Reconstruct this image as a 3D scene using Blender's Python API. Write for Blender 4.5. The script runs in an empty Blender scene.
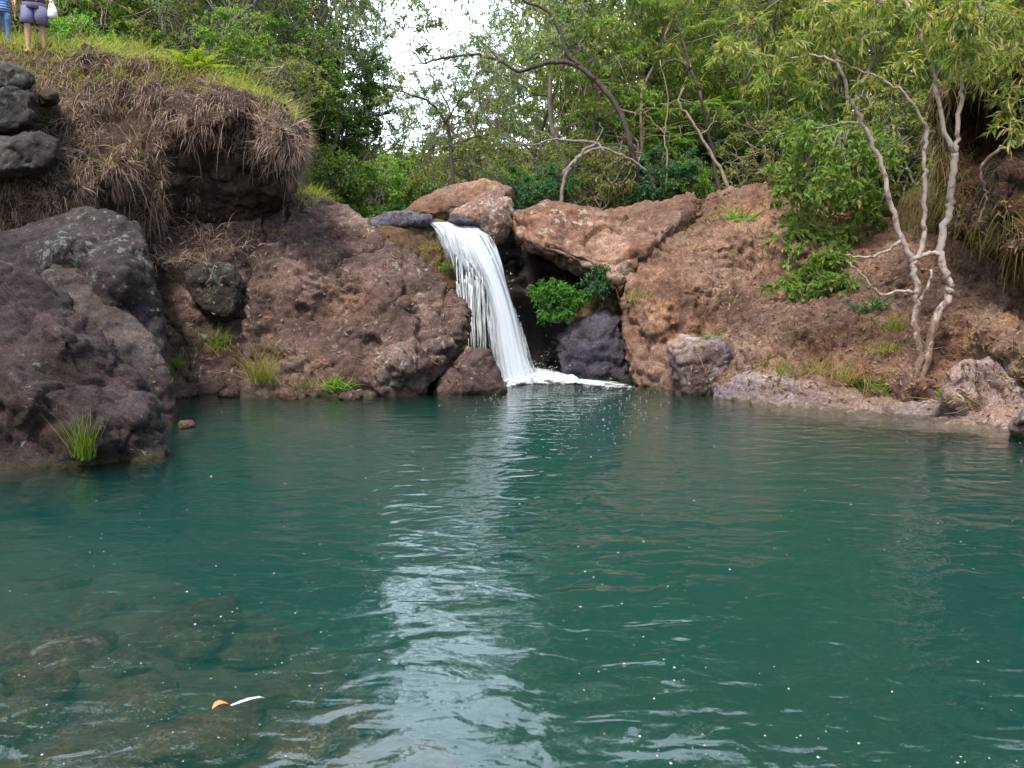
import bpy, bmesh, math, random
import numpy as np
from mathutils import Vector, Matrix, geometry
from mathutils.bvhtree import BVHTree
R = math.radians
S = bpy.context.scene
C = S.collection

# ------------------------------------------------------------------ camera, sky, sun, exposure
F, CAMZ = 900.0, 1.7
PITCH = math.atan(94 / F)
cd = bpy.data.cameras.new("camera"); cam = bpy.data.objects.new("camera", cd); C.objects.link(cam)
cd.sensor_width = 36; cd.lens = 36 * F / 1024; cd.clip_end = 2000; cd.clip_start = 0.05
cam.location = (0, 0, CAMZ); cam.rotation_euler = (R(90) - PITCH, 0, 0)
S.camera = cam
CLOUD, CLOUD_AHEAD = 5.5, 12.5
SUN_EL, SUN_AZ = 58.0, 205.0          # azimuth measured clockwise from +Y: behind the camera, from the left
W = bpy.data.worlds.new("World"); S.world = W; W.use_nodes = True
wn = W.node_tree
sky = wn.nodes.new("ShaderNodeTexSky"); sky.sky_type = 'NISHITA'; sky.sun_disc = False
sky.sun_elevation = R(SUN_EL); sky.sun_rotation = R(SUN_AZ); sky.air_density = 1.0; sky.dust_density = 4.0; sky.ozone_density = 1.0
# bright broken cloud, brightest over the valley ahead
def wnode(t, **k):
    n = wn.nodes.new(t)
    for a, b_ in k.items(): setattr(n, a, b_)
    return n
tcw = wnode("ShaderNodeTexCoord"); nzw = wnode("ShaderNodeTexNoise"); nzw.inputs["Scale"].default_value = 2.6; nzw.inputs["Detail"].default_value = 7; nzw.inputs["Roughness"].default_value = 0.55
wn.links.new(tcw.outputs["Generated"], nzw.inputs["Vector"])
dtw = wnode("ShaderNodeVectorMath", operation='DOT_PRODUCT'); wn.links.new(tcw.outputs["Generated"], dtw.inputs[0]); dtw.inputs[1].default_value = (-0.06, 0.90, 0.43)
reg = wnode("ShaderNodeMapRange", interpolation_type='SMOOTHSTEP'); reg.inputs[1].default_value = 0.55; reg.inputs[2].default_value = 0.97; wn.links.new(dtw.outputs["Value"], reg.inputs[0])
adw = wnode("ShaderNodeMath", operation='MULTIPLY_ADD'); wn.links.new(reg.outputs[0], adw.inputs[0]); adw.inputs[1].default_value = 0.22; wn.links.new(nzw.outputs[0], adw.inputs[2])
msk = wnode("ShaderNodeMapRange", interpolation_type='SMOOTHSTEP'); msk.inputs[1].default_value = 0.44; msk.inputs[2].default_value = 0.66; wn.links.new(adw.outputs[0], msk.inputs[0])
clv = wnode("ShaderNodeMath", operation='MULTIPLY_ADD'); wn.links.new(reg.outputs[0], clv.inputs[0]); clv.inputs[1].default_value = CLOUD_AHEAD; clv.inputs[2].default_value = CLOUD
clc = wnode("ShaderNodeVectorMath", operation='SCALE'); clc.inputs[0].default_value = (0.82, 0.97, 1.15); wn.links.new(clv.outputs[0], clc.inputs["Scale"])
mxw = wnode("ShaderNodeMix", data_type='RGBA'); wn.links.new(msk.outputs[0], mxw.inputs[0]); wn.links.new(sky.outputs[0], mxw.inputs[6]); wn.links.new(clc.outputs[0], mxw.inputs[7])
wn.links.new(mxw.outputs[2], wn.nodes["Background"].inputs[0])
wn.nodes["Background"].inputs[1].default_value = 0.15
sl = bpy.data.lights.new("sun", 'SUN'); so = bpy.data.objects.new("sun", sl); C.objects.link(so)
sl.energy = 2.3; sl.angle = R(10); sl.color = (1.0, 0.92, 0.80)
_d = Vector((math.sin(R(SUN_AZ)) * math.cos(R(SUN_EL)), math.cos(R(SUN_AZ)) * math.cos(R(SUN_EL)), math.sin(R(SUN_EL))))
so.rotation_euler = _d.to_track_quat('Z', 'Y').to_euler()
S.view_settings.view_transform = 'Standard'; S.view_settings.look = 'None'
S.view_settings.exposure = 0.86; S.view_settings.gamma = 1
S.cycles.use_denoising = True
S.cycles.max_bounces = 6; S.cycles.diffuse_bounces = 3; S.cycles.glossy_bounces = 3
S.cycles.transmission_bounces = 4; S.cycles.transparent_max_bounces = 16; S.cycles.volume_bounces = 2
S.cycles.caustics_reflective = False; S.cycles.caustics_refractive = False

# ------------------------------------------------------------------ helpers
cp, sp = math.cos(PITCH), math.sin(PITCH)
def P(px, py, Y):
    """point of the place seen at photo position (px,py), Y metres in front of the camera"""
    x = (px - 512) / F; v = -(py - 384) / F
    d = Vector((x, cp + v * sp, -sp + v * cp))
    return Vector((0, 0, CAMZ)) + d * (Y / d.y)
def Wt(px, py, z=0.0):
    x = (px - 512) / F; v = -(py - 384) / F
    d = Vector((x, cp + v * sp, -sp + v * cp))
    return Vector((0, 0, CAMZ)) + d * ((z - CAMZ) / d.z)

_rg = np.random.RandomState(7)
_perm = _rg.permutation(512)
_grad = _rg.normal(size=(512, 3)); _grad /= np.linalg.norm(_grad, axis=1)[:, None]
def _h(ix, iy, iz): return _perm[(_perm[(_perm[ix & 511] + iy) & 511] + iz) & 511]
def perlin(p):
    p = np.asarray(p, float); i = np.floor(p).astype(int); f = p - i; u = f * f * f * (f * (f * 6 - 15) + 10)
    out = 0
    for a in (0, 1):
        for b in (0, 1):
            for c in (0, 1):
                g = _grad[_h(i[:, 0] + a, i[:, 1] + b, i[:, 2] + c)]
                d = (g * (f - np.array([a, b, c]))).sum(1)
                w = (u[:, 0] if a else 1 - u[:, 0]) * (u[:, 1] if b else 1 - u[:, 1]) * (u[:, 2] if c else 1 - u[:, 2])
                out = out + w * d
    return out * 1.5
def fbm(p, o=4, ridged=False):
    p = np.asarray(p, float); s = 0; a = 1.0; t = 0
    for k in range(o):
        n = perlin(p * 2 ** k + 17.3 * k)
        s = s + a * ((1 - 2 * np.abs(n)) if ridged else n); t += a; a *= 0.5
    return s / t
def worley(p):
    p = np.asarray(p, float); i = np.floor(p).astype(int)
    d1 = np.full(len(p), 9.0); d2 = np.full(len(p), 9.0); idn = np.zeros(len(p), int)
    for a in (-1, 0, 1):
        for b in (-1, 0, 1):
            for c in (-1, 0, 1):
                q = i + np.array([a, b, c]); h = _h(q[:, 0], q[:, 1], q[:, 2])
                d = np.linalg.norm(q + 0.5 + 0.42 * _grad[h] - p, axis=1)
                m = d < d1
                d2 = np.where(m, d1, np.minimum(d2, d)); idn = np.where(m, h, idn); d1 = np.where(m, d, d1)
    return d1, d2, idn

def link(name, me, mat=None, parent=None):
    o = bpy.data.objects.new(name, me); C.objects.link(o)
    if mat is not None and me is not None and not me.materials: me.materials.append(mat)
    if parent is not None: o.parent = parent
    return o
def tag(o, label, cat, group=None, kind=None):
    if label: o["label"] = label
    if cat: o["category"] = cat
    if group: o["group"] = group
    if kind: o["kind"] = kind
    return o
def empty(name, loc=(0, 0, 0), rz=0.0):
    o = bpy.data.objects.new(name, None); C.objects.link(o); o.location = loc; o.rotation_euler = (0, 0, rz)
    o.empty_display_size = 0.3
    return o
def dup(root, loc, rz=0.0, sc=None):
    r = root.copy(); C.objects.link(r); r.location = loc; r.rotation_euler = (0, 0, rz)
    if sc: r.scale = sc if hasattr(sc, '__len__') else (sc, sc, sc)
    for ch in list(root.children):
        c = ch.copy(); C.objects.link(c); c.parent = r
    return r
def np_mesh(name, v, faces, smooth=True):
    """faces: list of int arrays, each (n,k)"""
    me = bpy.data.meshes.new(name); v = np.asarray(v, np.float32)
    me.vertices.add(len(v)); me.vertices.foreach_set("co", v.ravel())
    tot = []; idx = []
    for f in faces:
        f = np.asarray(f, np.int32)
        if len(f) == 0: continue
        tot.append(np.full(len(f), f.shape[1], np.int32)); idx.append(f.ravel())
    tot = np.concatenate(tot); idx = np.concatenate(idx)
    me.loops.add(len(idx)); me.loops.foreach_set("vertex_index", idx)
    me.polygons.add(len(tot)); st = np.concatenate([[0], np.cumsum(tot)[:-1]]).astype(np.int32)
    me.polygons.foreach_set("loop_start", st); me.polygons.foreach_set("loop_total", tot)
    me.polygons.foreach_set("use_smooth", np.full(len(tot), smooth))
    me.update(calc_edges=True); me.validate()
    return me
def rebase(o, base):
    """move the object's origin to base without moving its shape"""
    me = o.data; n = len(me.vertices); a = np.empty(n * 3, np.float32); me.vertices.foreach_get("co", a)
    a = a.reshape(-1, 3) - np.array(base, np.float32); me.vertices.foreach_set("co", a.ravel()); me.update()
    o.location = base

class MB:
    """collects tubes, leaves and blades into one mesh"""
    def __init__(s): s.v = []; s.f4 = []; s.f3 = []; s.n = 0
    def add(s, v, f4=None, f3=None):
        v = np.asarray(v, float).reshape(-1, 3); s.v.append(v)
        if f4 is not None and len(f4): s.f4.append(np.asarray(f4, int) + s.n)
        if f3 is not None and len(f3): s.f3.append(np.asarray(f3, int) + s.n)
        s.n += len(v)
    def tube(s, pts, rad, sides=6, cap=True):
        pts = np.asarray(pts, float); n = len(pts); rad = np.broadcast_to(np.asarray(rad, float), (n,))
        t = np.gradient(pts, axis=0); t /= np.linalg.norm(t, axis=1)[:, None] + 1e-9
        ref = np.array([0.31, 0.93, 0.17]); a = np.cross(t, ref); a /= np.linalg.norm(a, axis=1)[:, None] + 1e-9
        b = np.cross(t, a); th = np.arange(sides) * 2 * np.pi / sides
        ring = pts[:, None, :] + rad[:, None, None] * (np.cos(th)[None, :, None] * a[:, None, :] + np.sin(th)[None, :, None] * b[:, None, :])
        i = np.arange(n - 1)[:, None] * sides; j = np.arange(sides)[None, :]; k = (j + 1) % sides
        f = np.stack([i + j, i + k, i + sides + k, i + sides + j], -1).reshape(-1, 4)
        v = ring.reshape(-1, 3)
        f3 = None
        if cap:
            v = np.concatenate([v, pts[:1], pts[-1:]]); m = n * sides
            j = np.arange(sides); k = (j + 1) % sides
            f3 = np.concatenate([np.stack([k, j, np.full(sides, m)], -1), np.stack([(n - 1) * sides + j, (n - 1) * sides + k, np.full(sides, m + 1)], -1)])
        s.add(v, f, f3)
    def leaves(s, p, d, nrm, L, Wd):
        """rhombic leaves folded along the midrib; p base, d direction, nrm face normal"""
        p = np.asarray(p, float); d = d / (np.linalg.norm(d, axis=1)[:, None] + 1e-9)
        side = np.cross(d, nrm); side /= np.linalg.norm(side, axis=1)[:, None] + 1e-9
        up = np.cross(side, d); L = np.asarray(L)[:, None]; Wd = np.asarray(Wd)[:, None]
        mid = p + d * L * 0.45
        a = mid + side * Wd * 0.5 + up * Wd * 0.18; b = mid - side * Wd * 0.5 + up * Wd * 0.18
        tip = p + d * L - up * L * 0.12
        v = np.stack([p, a, tip, b], 1).reshape(-1, 3); i = np.arange(len(p)) * 4
        s.add(v, None, np.concatenate([np.stack([i, i + 1, i + 2], -1), np.stack([i, i + 2, i + 3], -1)]))
    def blades(s, p, d, L, Wd, droop, rng, seg=3):
        p = np.asarray(p, float); n = len(p); d = d / (np.linalg.norm(d, axis=1)[:, None] + 1e-9)
        L = np.broadcast_to(np.asarray(L, float), (n,)); Wd = np.broadcast_to(np.asarray(Wd, float), (n,))
        side = np.cross(d, rng.normal(size=(n, 3))); side /= np.linalg.norm(side, axis=1)[:, None] + 1e-9
        cur = p.copy(); dd = d.copy(); rows = []
        for k in range(seg + 1):
            w = Wd * (1 - k / seg) ** 0.7 + 0.0006
            rows.append(np.stack([cur - side * w[:, None] / 2, cur + side * w[:, None] / 2], 1))
            dd = dd + np.array([0, 0, -1.0]) * droop / seg; dd /= np.linalg.norm(dd, axis=1)[:, None]
            cur = cur + dd * (L / seg)[:, None]
        v = np.stack(rows, 1).reshape(-1, 3); m = 2 * (seg + 1); i = np.arange(n)[:, None] * m; k = np.arange(seg)[None, :] * 2
        s.add(v, np.stack([i + k, i + k + 1, i + k + 3, i + k + 2], -1).reshape(-1, 4))
    def build(s, name, mat=None, parent=None, smooth=True):
        me = np_mesh(name, np.concatenate(s.v), ([np.concatenate(s.f4)] if s.f4 else []) + ([np.concatenate(s.f3)] if s.f3 else []), smooth)
        return link(name, me, mat, parent)

def smooth_path(pts, n=8):
    """Catmull-Rom through the points; works on rows of any width"""
    p = np.asarray(pts, float); p = np.concatenate([[2 * p[0] - p[1]], p, [2 * p[-1] - p[-2]]]); out = []
    for i in range(1, len(p) - 2):
        for t in np.linspace(0, 1, n, endpoint=False):
            a, b, c, d = p[i - 1], p[i], p[i + 1], p[i + 2]
            out.append(0.5 * (2 * b + (c - a) * t + (2 * a - 5 * b + 4 * c - d) * t * t + (3 * b - a - 3 * c + d) * t ** 3))
    out.append(p[-2]); return np.array(out)

# ------------------------------------------------------------------ materials
def mat_new(name):
    m = bpy.data.materials.new(name); m.use_nodes = True; nt = m.node_tree
    return m, nt, nt.nodes["Principled BSDF"]
def nd(nt, typ, **kw):
    n = nt.nodes.new(typ)
    for k, v in kw.items():
        if k.startswith("i_"):
            key = k[2:]; key = int(key) if key.isdigit() else key.replace("_", " ")
            if hasattr(v, "bl_idname") or isinstance(v, bpy.types.NodeSocket): nt.links.new(v, n.inputs[key])
            else: n.inputs[key].default_value = v
        else: setattr(n, k, v)
    return n
def ramp(nt, fac, stops):
    n = nt.nodes.new("ShaderNodeValToRGB"); e = n.color_ramp.elements
    while len(e) < len(stops): e.new(0.5)
    for el, (p, c) in zip(e, stops):
        el.position = p; el.color = (c, c, c, 1) if not hasattr(c, '__len__') else (*c[:3], 1)
    nt.links.new(fac, n.inputs[0]); return n.outputs[0]
def mixc(nt, fac, a, b, mode='MIX'):
    n = nt.nodes.new("ShaderNodeMix"); n.data_type = 'RGBA'; n.blend_type = mode
    for k, v in ((0, fac), (6, a), (7, b)):
        if isinstance(v, bpy.types.NodeSocket): nt.links.new(v, n.inputs[k])
        else: n.inputs[k].default_value = v if k == 0 else (*v[:3], 1)
    return n.outputs[2]
def math_n(nt, op, a, b=0.0, c=0.0, clamp=False):
    n = nt.nodes.new("ShaderNodeMath"); n.operation = op; n.use_clamp = clamp
    for k, v in enumerate((a, b, c)):
        if isinstance(v, bpy.types.NodeSocket): nt.links.new(v, n.inputs[k])
        else: n.inputs[k].default_value = v
    return n.outputs[0]
def rock_mat(name, cols, lichen=0.15, lichen_col=(0.36, 0.35, 0.31), clast=0.35, streak=0.0, rough=0.85, wet=0.35, bump=0.6, algae=True, soft=1.0, lsc=5.5, ldist=0.6):
    m, nt, b = mat_new(name)
    pos = nd(nt, "ShaderNodeNewGeometry").outputs["Position"]
    crd = pos
    if streak:
        crd = nd(nt, "ShaderNodeMapping", i_Vector=pos, i_Rotation=(0.0, -0.72, 0.0)).outputs[0]
        crd = nd(nt, "ShaderNodeMapping", i_Vector=crd, i_Scale=(0.55, 0.8, 1.0 + 2.2 * streak)).outputs[0]
    n1 = nd(nt, "ShaderNodeTexNoise", i_Vector=crd, i_Scale=0.9, i_Detail=9, i_Roughness=0.62).outputs[0]
    n2 = nd(nt, "ShaderNodeTexNoise", i_Vector=crd, i_Scale=7.0, i_Detail=8, i_Roughness=0.7).outputs[0]
    n3 = nd(nt, "ShaderNodeTexNoise", i_Vector=pos, i_Scale=38.0, i_Detail=5, i_Roughness=0.7).outputs[0]
    base = ramp(nt, n1, [(0.33, cols[0]), (0.47, cols[1]), (0.56, cols[2]), (0.68, cols[3])])
    v1 = ramp(nt, n2, [(0.28, 0.25), (0.42, 0.75), (0.55, 1.1), (0.72, 1.7)])
    base = mixc(nt, 0.8, base, v1, 'MULTIPLY')
    n0 = nd(nt, "ShaderNodeTexNoise", i_Vector=pos, i_Scale=0.55, i_Detail=5, i_Roughness=0.6, i_Distortion=0.5).outputs[0]
    base = mixc(nt, 1.0, base, ramp(nt, n0, [(0.34, (0.62, 0.60, 0.68)), (0.47, (0.95, 0.95, 0.97)), (0.56, (1.1, 1.04, 0.98)), (0.68, (1.35, 1.2, 1.02))]), 'MULTIPLY')
    v2 = ramp(nt, n3, [(0.3, 0.45), (0.5, 1.0), (0.72, 1.75)])
    base = mixc(nt, 0.7, base, v2, 'MULTIPLY')
    wp = nd(nt, "ShaderNodeVectorMath", operation='ADD', i_0=pos, i_1=nd(nt, "ShaderNodeTexNoise", i_Vector=pos, i_Scale=6.0, i_Detail=3).outputs[1]).outputs[0]
    vo = nd(nt, "ShaderNodeTexVoronoi", i_Vector=wp, i_Scale=9.0, i_Randomness=1.0)
    cl = nd(nt, "ShaderNodeSeparateColor", i_0=vo.outputs["Color"]).outputs[0]
    tone = ramp(nt, cl, [(0.0, 0.6), (0.5, 0.95), (0.86, 1.2), (0.93, 1.9), (1.0, 2.2)])
    base = mixc(nt, clast, base, mixc(nt, 1.0, base, tone, 'MULTIPLY'))
    v2o = nd(nt, "ShaderNodeTexVoronoi", i_Vector=wp, i_Scale=27.0, i_Randomness=1.0)
    cl2 = nd(nt, "ShaderNodeSeparateColor", i_0=v2o.outputs["Color"]).outputs[1]
    base = mixc(nt, min(1.0, clast * 1.5), base, mixc(nt, 1.0, base, ramp(nt, cl2, [(0.0, 0.55), (0.5, 0.95), (0.85, 1.3), (0.94, 2.0), (1.0, 2.3)]), 'MULTIPLY'))
    ln = nd(nt, "ShaderNodeTexNoise", i_Vector=pos, i_Scale=lsc, i_Detail=9, i_Roughness=0.75, i_Distortion=ldist).outputs[0]
    lz = nd(nt, "ShaderNodeTexNoise", i_Vector=pos, i_Scale=0.7, i_Detail=2).outputs[0]
    lt = math_n(nt, 'ADD', ln, math_n(nt, 'MULTIPLY', lz, 0.35))
    lf = ramp(nt, lt, [(0.80 - 0.22 * lichen, 0.0), (0.86 - 0.22 * lichen, 0.75)])
    base = mixc(nt, lf, base, lichen_col)
    rg = rough
    if algae:
        z = nd(nt, "ShaderNodeSeparateXYZ", i_0=pos).outputs[2]
        zz = math_n(nt, 'ADD', z, math_n(nt, 'MULTIPLY', math_n(nt, 'SUBTRACT', n2, 0.5), -0.35))
        wetf = ramp(nt, zz, [(0.05, wet), (0.30, 0.0)])
        base = mixc(nt, wetf, base, mixc(nt, 1.0, base, (0.3, 0.28, 0.32), 'MULTIPLY'))
        af = ramp(nt, math_n(nt, 'ADD', z, math_n(nt, 'MULTIPLY', math_n(nt, 'SUBTRACT', n2, 0.5), 0.22)), [(0.0, 0.7), (0.035, 0.7), (0.06, 0.0)])
        base = mixc(nt, af, base, mixc(nt, n3, (0.03, 0.03, 0.01), (0.085, 0.068, 0.03)))
        base = mixc(nt, ramp(nt, math_n(nt, 'ADD', z, 0.5), [(0.40, 0.85), (0.49, 0.0)]), base, (0.022, 0.024, 0.013))
        rg = math_n(nt, 'SUBTRACT', rough, math_n(nt, 'MULTIPLY', wetf, 0.45))
        nt.links.new(rg, b.inputs["Roughness"])
    else: b.inputs["Roughness"].default_value = rough
    nt.links.new(base, b.inputs["Base Color"])
    b.inputs["Specular IOR Level"].default_value = 0.35
    hgt = math_n(nt, 'ADD', math_n(nt, 'MULTIPLY', n2, 0.085 * soft), math_n(nt, 'ADD', math_n(nt, 'MULTIPLY', n3, 0.03), math_n(nt, 'ADD', math_n(nt, 'MULTIPLY', vo.outputs["Distance"], -0.03 * clast), math_n(nt, 'MULTIPLY', v2o.outputs["Distance"], -0.018 * clast))))
    bp = nd(nt, "ShaderNodeBump", i_Height=hgt, i_Strength=bump, i_Distance=1.0)
    nt.links.new(bp.outputs[0], b.inputs["Normal"])
    return m
def leaf_mat(name, cols, trans=0.54, rough=0.5):
    m, nt, b = mat_new(name)
    r = nd(nt, "ShaderNodeNewGeometry").outputs["Random Per Island"]
    n = len(cols); col = ramp(nt, r, [((i + 0.5) / n, c) for i, c in enumerate(cols)])
    oi = nd(nt, "ShaderNodeObjectInfo").outputs["Random"]
    hs = nd(nt, "ShaderNodeHueSaturation", i_Color=col, i_Hue=math_n(nt, 'MULTIPLY_ADD', oi, 0.03, 0.485), i_Value=math_n(nt, 'MULTIPLY_ADD', oi, 0.35, 0.83)).outputs[0]
    nt.links.new(hs, b.inputs["Base Color"]); b.inputs["Roughness"].default_value = rough; b.inputs["Specular IOR Level"].default_value = 0.4
    tr = nd(nt, "ShaderNodeBsdfTranslucent", i_Color=mixc(nt, 1.0, hs, (1.15, 1.28, 0.68), 'MULTIPLY'))
    mx = nd(nt, "ShaderNodeMixShader", i_0=trans, i_1=b.outputs[0], i_2=tr.outputs[0])
    nt.links.new(mx.outputs[0], nt.nodes["Material Output"].inputs[0])
    return m
def bark_mat(name, c1, c2, pale=None, scale=6.0):
    m, nt, b = mat_new(name)
    tc = nd(nt, "ShaderNodeTexCoord").outputs["Object"]
    mp = nd(nt, "ShaderNodeMapping", i_Vector=tc, i_Scale=(1, 1, 0.35)).outputs[0]
    n1 = nd(nt, "ShaderNodeTexNoise", i_Vector=mp, i_Scale=scale * 3, i_Detail=7, i_Roughness=0.7).outputs[0]
    col = ramp(nt, n1, [(0.32, c1), (0.62, c2)])
    if pale:
        zb = ramp(nt, math_n(nt, 'MULTIPLY', nd(nt, "ShaderNodeSeparateXYZ", i_0=tc).outputs[2], 0.25), [(0.1, -0.0), (0.55, 1.0)])
        n2 = nd(nt, "ShaderNodeTexNoise", i_Vector=tc, i_Scale=scale, i_Detail=6, i_Roughness=0.75).outputs[0]
        col = mixc(nt, ramp(nt, math_n(nt, 'ADD', n2, math_n(nt, 'MULTIPLY_ADD', zb, 0.16, -0.08)), [(0.47, 0.0), (0.55, 1.0)]), col, pale)
    nt.links.new(col, b.inputs["Base Color"]); b.inputs["Roughness"].default_value = 0.85
    bp = nd(nt, "ShaderNodeBump", i_Height=n1, i_Strength=0.5, i_Distance=0.02); nt.links.new(bp.outputs[0], b.inputs["Normal"])
    return m
def plain(name, col, rough=0.7, var=0.25, scale=20, alt=None):
    m, nt, b = mat_new(name)
    pos = nd(nt, "ShaderNodeTexCoord").outputs["Object"]
    n = nd(nt, "ShaderNodeTexNoise", i_Vector=pos, i_Scale=scale, i_Detail=5).outputs[0]
    c2 = alt or tuple(c * (1 - var) for c in col)
    nt.links.new(mixc(nt, ramp(nt, n, [(0.35, 0.0), (0.65, 1.0)]), c2, col), b.inputs["Base Color"]); b.inputs["Roughness"].default_value = rough
    return m

M = {}
M['slab'] = rock_mat("slab_rock", [(0.032, 0.021, 0.019), (0.053, 0.035, 0.034), (0.077, 0.053, 0.055), (0.127, 0.095, 0.105)], lichen=0.0, streak=0.8, clast=0.3, wet=0.3, bump=1.0)
M['lichen'] = rock_mat("lichen_rock", [(0.022, 0.017, 0.017), (0.034, 0.026, 0.027), (0.049, 0.038, 0.039), (0.064, 0.050, 0.048)], lichen=0.30, lsc=9.0, ldist=0.0, lichen_col=(0.20, 0.23, 0.20), clast=0.15, streak=0.2, bump=0.9)
M['brown'] = rock_mat("brown_rock", [(0.047, 0.029, 0.025), (0.090, 0.057, 0.047), (0.129, 0.083, 0.069), (0.189, 0.133, 0.114)], lichen=0.12, clast=0.42)
M['red'] = rock_mat("red_rock", [(0.088, 0.050, 0.036), (0.167, 0.095, 0.066), (0.224, 0.133, 0.095), (0.317, 0.225, 0.176)], lichen=0.15, lichen_col=(0.45, 0.38, 0.33), clast=0.3)
M['bank'] = rock_mat("earthy_rock", [(0.10, 0.058, 0.042), (0.185, 0.108, 0.075), (0.235, 0.145, 0.105), (0.32, 0.22, 0.165)], lichen=0.05, lichen_col=(0.38, 0.30, 0.24), clast=0.32, bump=0.9)
M['pale'] = rock_mat("pale_rock", [(0.147, 0.098, 0.080), (0.220, 0.160, 0.138), (0.265, 0.205, 0.192), (0.309, 0.264, 0.276)], lichen=0.2, lichen_col=(0.42, 0.39, 0.44), clast=0.25)
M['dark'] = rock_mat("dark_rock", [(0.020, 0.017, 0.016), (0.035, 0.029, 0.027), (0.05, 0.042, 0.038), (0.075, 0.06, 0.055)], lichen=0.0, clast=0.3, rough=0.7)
M['wet'] = rock_mat("wet_rock", [(0.052, 0.044, 0.059), (0.087, 0.076, 0.096), (0.115, 0.111, 0.140), (0.173, 0.176, 0.224)], lichen=0.0, clast=0.3, rough=0.22, bump=1.0)
M['ridge'] = rock_mat("ridge_rock", [(0.023, 0.016, 0.014), (0.043, 0.031, 0.029), (0.066, 0.051, 0.048), (0.109, 0.090, 0.088)], lichen=0.08, lichen_col=(0.2, 0.2, 0.18), clast=0.3, streak=0.4)
M['stack'] = rock_mat("stack_rock", [(0.02, 0.017, 0.016), (0.04, 0.034, 0.032), (0.06, 0.052, 0.05), (0.10, 0.09, 0.085)], lichen=0.25, lsc=8.0, ldist=0.0, lichen_col=(0.13, 0.15, 0.11), clast=0.2, algae=False)
M['speck'] = rock_mat("pale_specked_rock", [(0.12, 0.07, 0.055), (0.22, 0.135, 0.105), (0.29, 0.19, 0.15), (0.38, 0.28, 0.23)], lichen=0.5, lsc=9.0, ldist=0.2, lichen_col=(0.45, 0.42, 0.38), clast=0.4)
M['moss'] = rock_mat("mossy_rock", [(0.045, 0.055, 0.012), (0.085, 0.07, 0.03), (0.12, 0.062, 0.032), (0.075, 0.085, 0.018)], lichen=0.1, clast=0.2, rough=0.8, algae=False)
M['soil'] = rock_mat("bank_soil", [(0.030, 0.021, 0.016), (0.055, 0.038, 0.028), (0.085, 0.056, 0.042), (0.13, 0.09, 0.065)], lichen=0.0, clast=0.5, algae=False, bump=1.0)
M['redsoil'] = rock_mat("red_soil", [(0.036, 0.019, 0.011), (0.072, 0.037, 0.019), (0.096, 0.054, 0.027), (0.132, 0.084, 0.045)], lichen=0.0, clast=0.5, algae=False, bump=1.0)
M['bed'] = rock_mat("pool_bed", [(0.035, 0.023, 0.012), (0.058, 0.036, 0.018), (0.08, 0.05, 0.025), (0.11, 0.07, 0.036)], lichen=0.0, clast=0.6, algae=False)

# ------------------------------------------------------------------ rock builder: outline seen in the photo, at its own distance, made solid
SOLIDS = []
def idw(q, src, val, p=3.0):
    d = np.linalg.norm(q[:, None, :] - src[None, :, :], axis=2) + 1e-3; w = d ** -p
    return (w * val[None, :]).sum(1) / w.sum(1)
def rock(name, outline, mat, Y=None, pts=(), bulge=0.5, thick=1.0, R_px=40, voxel=0.06, amp=0.07, freq=1.2, crag=0.05, cragf=2.2, fine=0.012, seed=0, step=6, ground=True, strata=0.0, crack=1.3):
    ol = np.array([(o[0], o[1], (o[2] if len(o) > 2 else Y)) for o in outline], float)
    # resample boundary
    b = []
    for i in range(len(ol)):
        a, c = ol[i], ol[(i + 1) % len(ol)]; n = max(1, int(np.hypot(*(c - a)[:2]) / step))
        for k in range(n): b.append(a + (c - a) * k / n)
    b = np.array(b); nb = len(b)
    x0, y0 = b[:, 0].min(), b[:, 1].min(); x1, y1 = b[:, 0].max(), b[:, 1].max()
    gx, gy = np.meshgrid(np.arange(x0 + step / 2, x1, step), np.arange(y0 + step / 2, y1, step)); g = np.stack([gx.ravel(), gy.ravel()], 1)
    inside = np.zeros(len(g), bool); j = nb - 1
    for i in range(nb):
        c = ((b[i, 1] > g[:, 1]) != (b[j, 1] > g[:, 1])) & (g[:, 0] < (b[j, 0] - b[i, 0]) * (g[:, 1] - b[i, 1]) / (b[j, 1] - b[i, 1] + 1e-9) + b[i, 0]); inside ^= c; j = i
    g = g[inside]
    dist = np.min(np.linalg.norm(g[:, None, :] - b[None, :, :2], axis=2), axis=1); g = g[dist > step * 0.55]
    vin = [Vector(p) for p in b[:, :2]] + [Vector(p) for p in g]
    vo, ed, fc, ov, oe, of = geometry.delaunay_2d_cdt(vin, [(i, (i + 1) % nb) for i in range(nb)], [], 1, 1e-4)
    q = np.array([(v.x, v.y) for v in vo])
    src = b; 
    if len(pts): src = np.concatenate([b, np.repeat(np.array(pts, float), 6, axis=0) + 1e-3])
    yq = idw(q, src[:, :2], src[:, 2])
    bd = np.min(np.linalg.norm(q[:, None, :] - b[None, :, :2], axis=2), axis=1)
    s = np.clip(bd / R_px, 0, 1); prof = np.sqrt(np.clip(1 - (1 - s) ** 2, 0, 1)); isb = bd < 1e-2
    front = np.array([P(x, y, yy - bulge * pr) for (x, y), yy, pr in zip(q, yq, prof)])
    back = np.array([P(x, y, yy + thick * pr + 0.0) for (x, y), yy, pr in zip(q, yq, prof)])
    n = len(q); bi = np.where(isb, np.arange(n), np.arange(n) + n)
    v = np.concatenate([front, back]); faces = [tuple(f) for f in fc] + [tuple(bi[k] for k in reversed(f)) for f in fc]
    me = bpy.data.meshes.new("tmp"); me.from_pydata(v.tolist(), [], faces)
    bm = bmesh.new(); bm.from_mesh(me); bmesh.ops.delete(bm, geom=[x for x in bm.verts if not x.link_faces], context='VERTS')
    bmesh.ops.recalc_face_normals(bm, faces=bm.faces); bm.to_mesh(me); bm.free()
    return finish_rock(name, me, mat, voxel, amp, freq, crag, cragf, fine, seed, ground, strata, crack)
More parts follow.
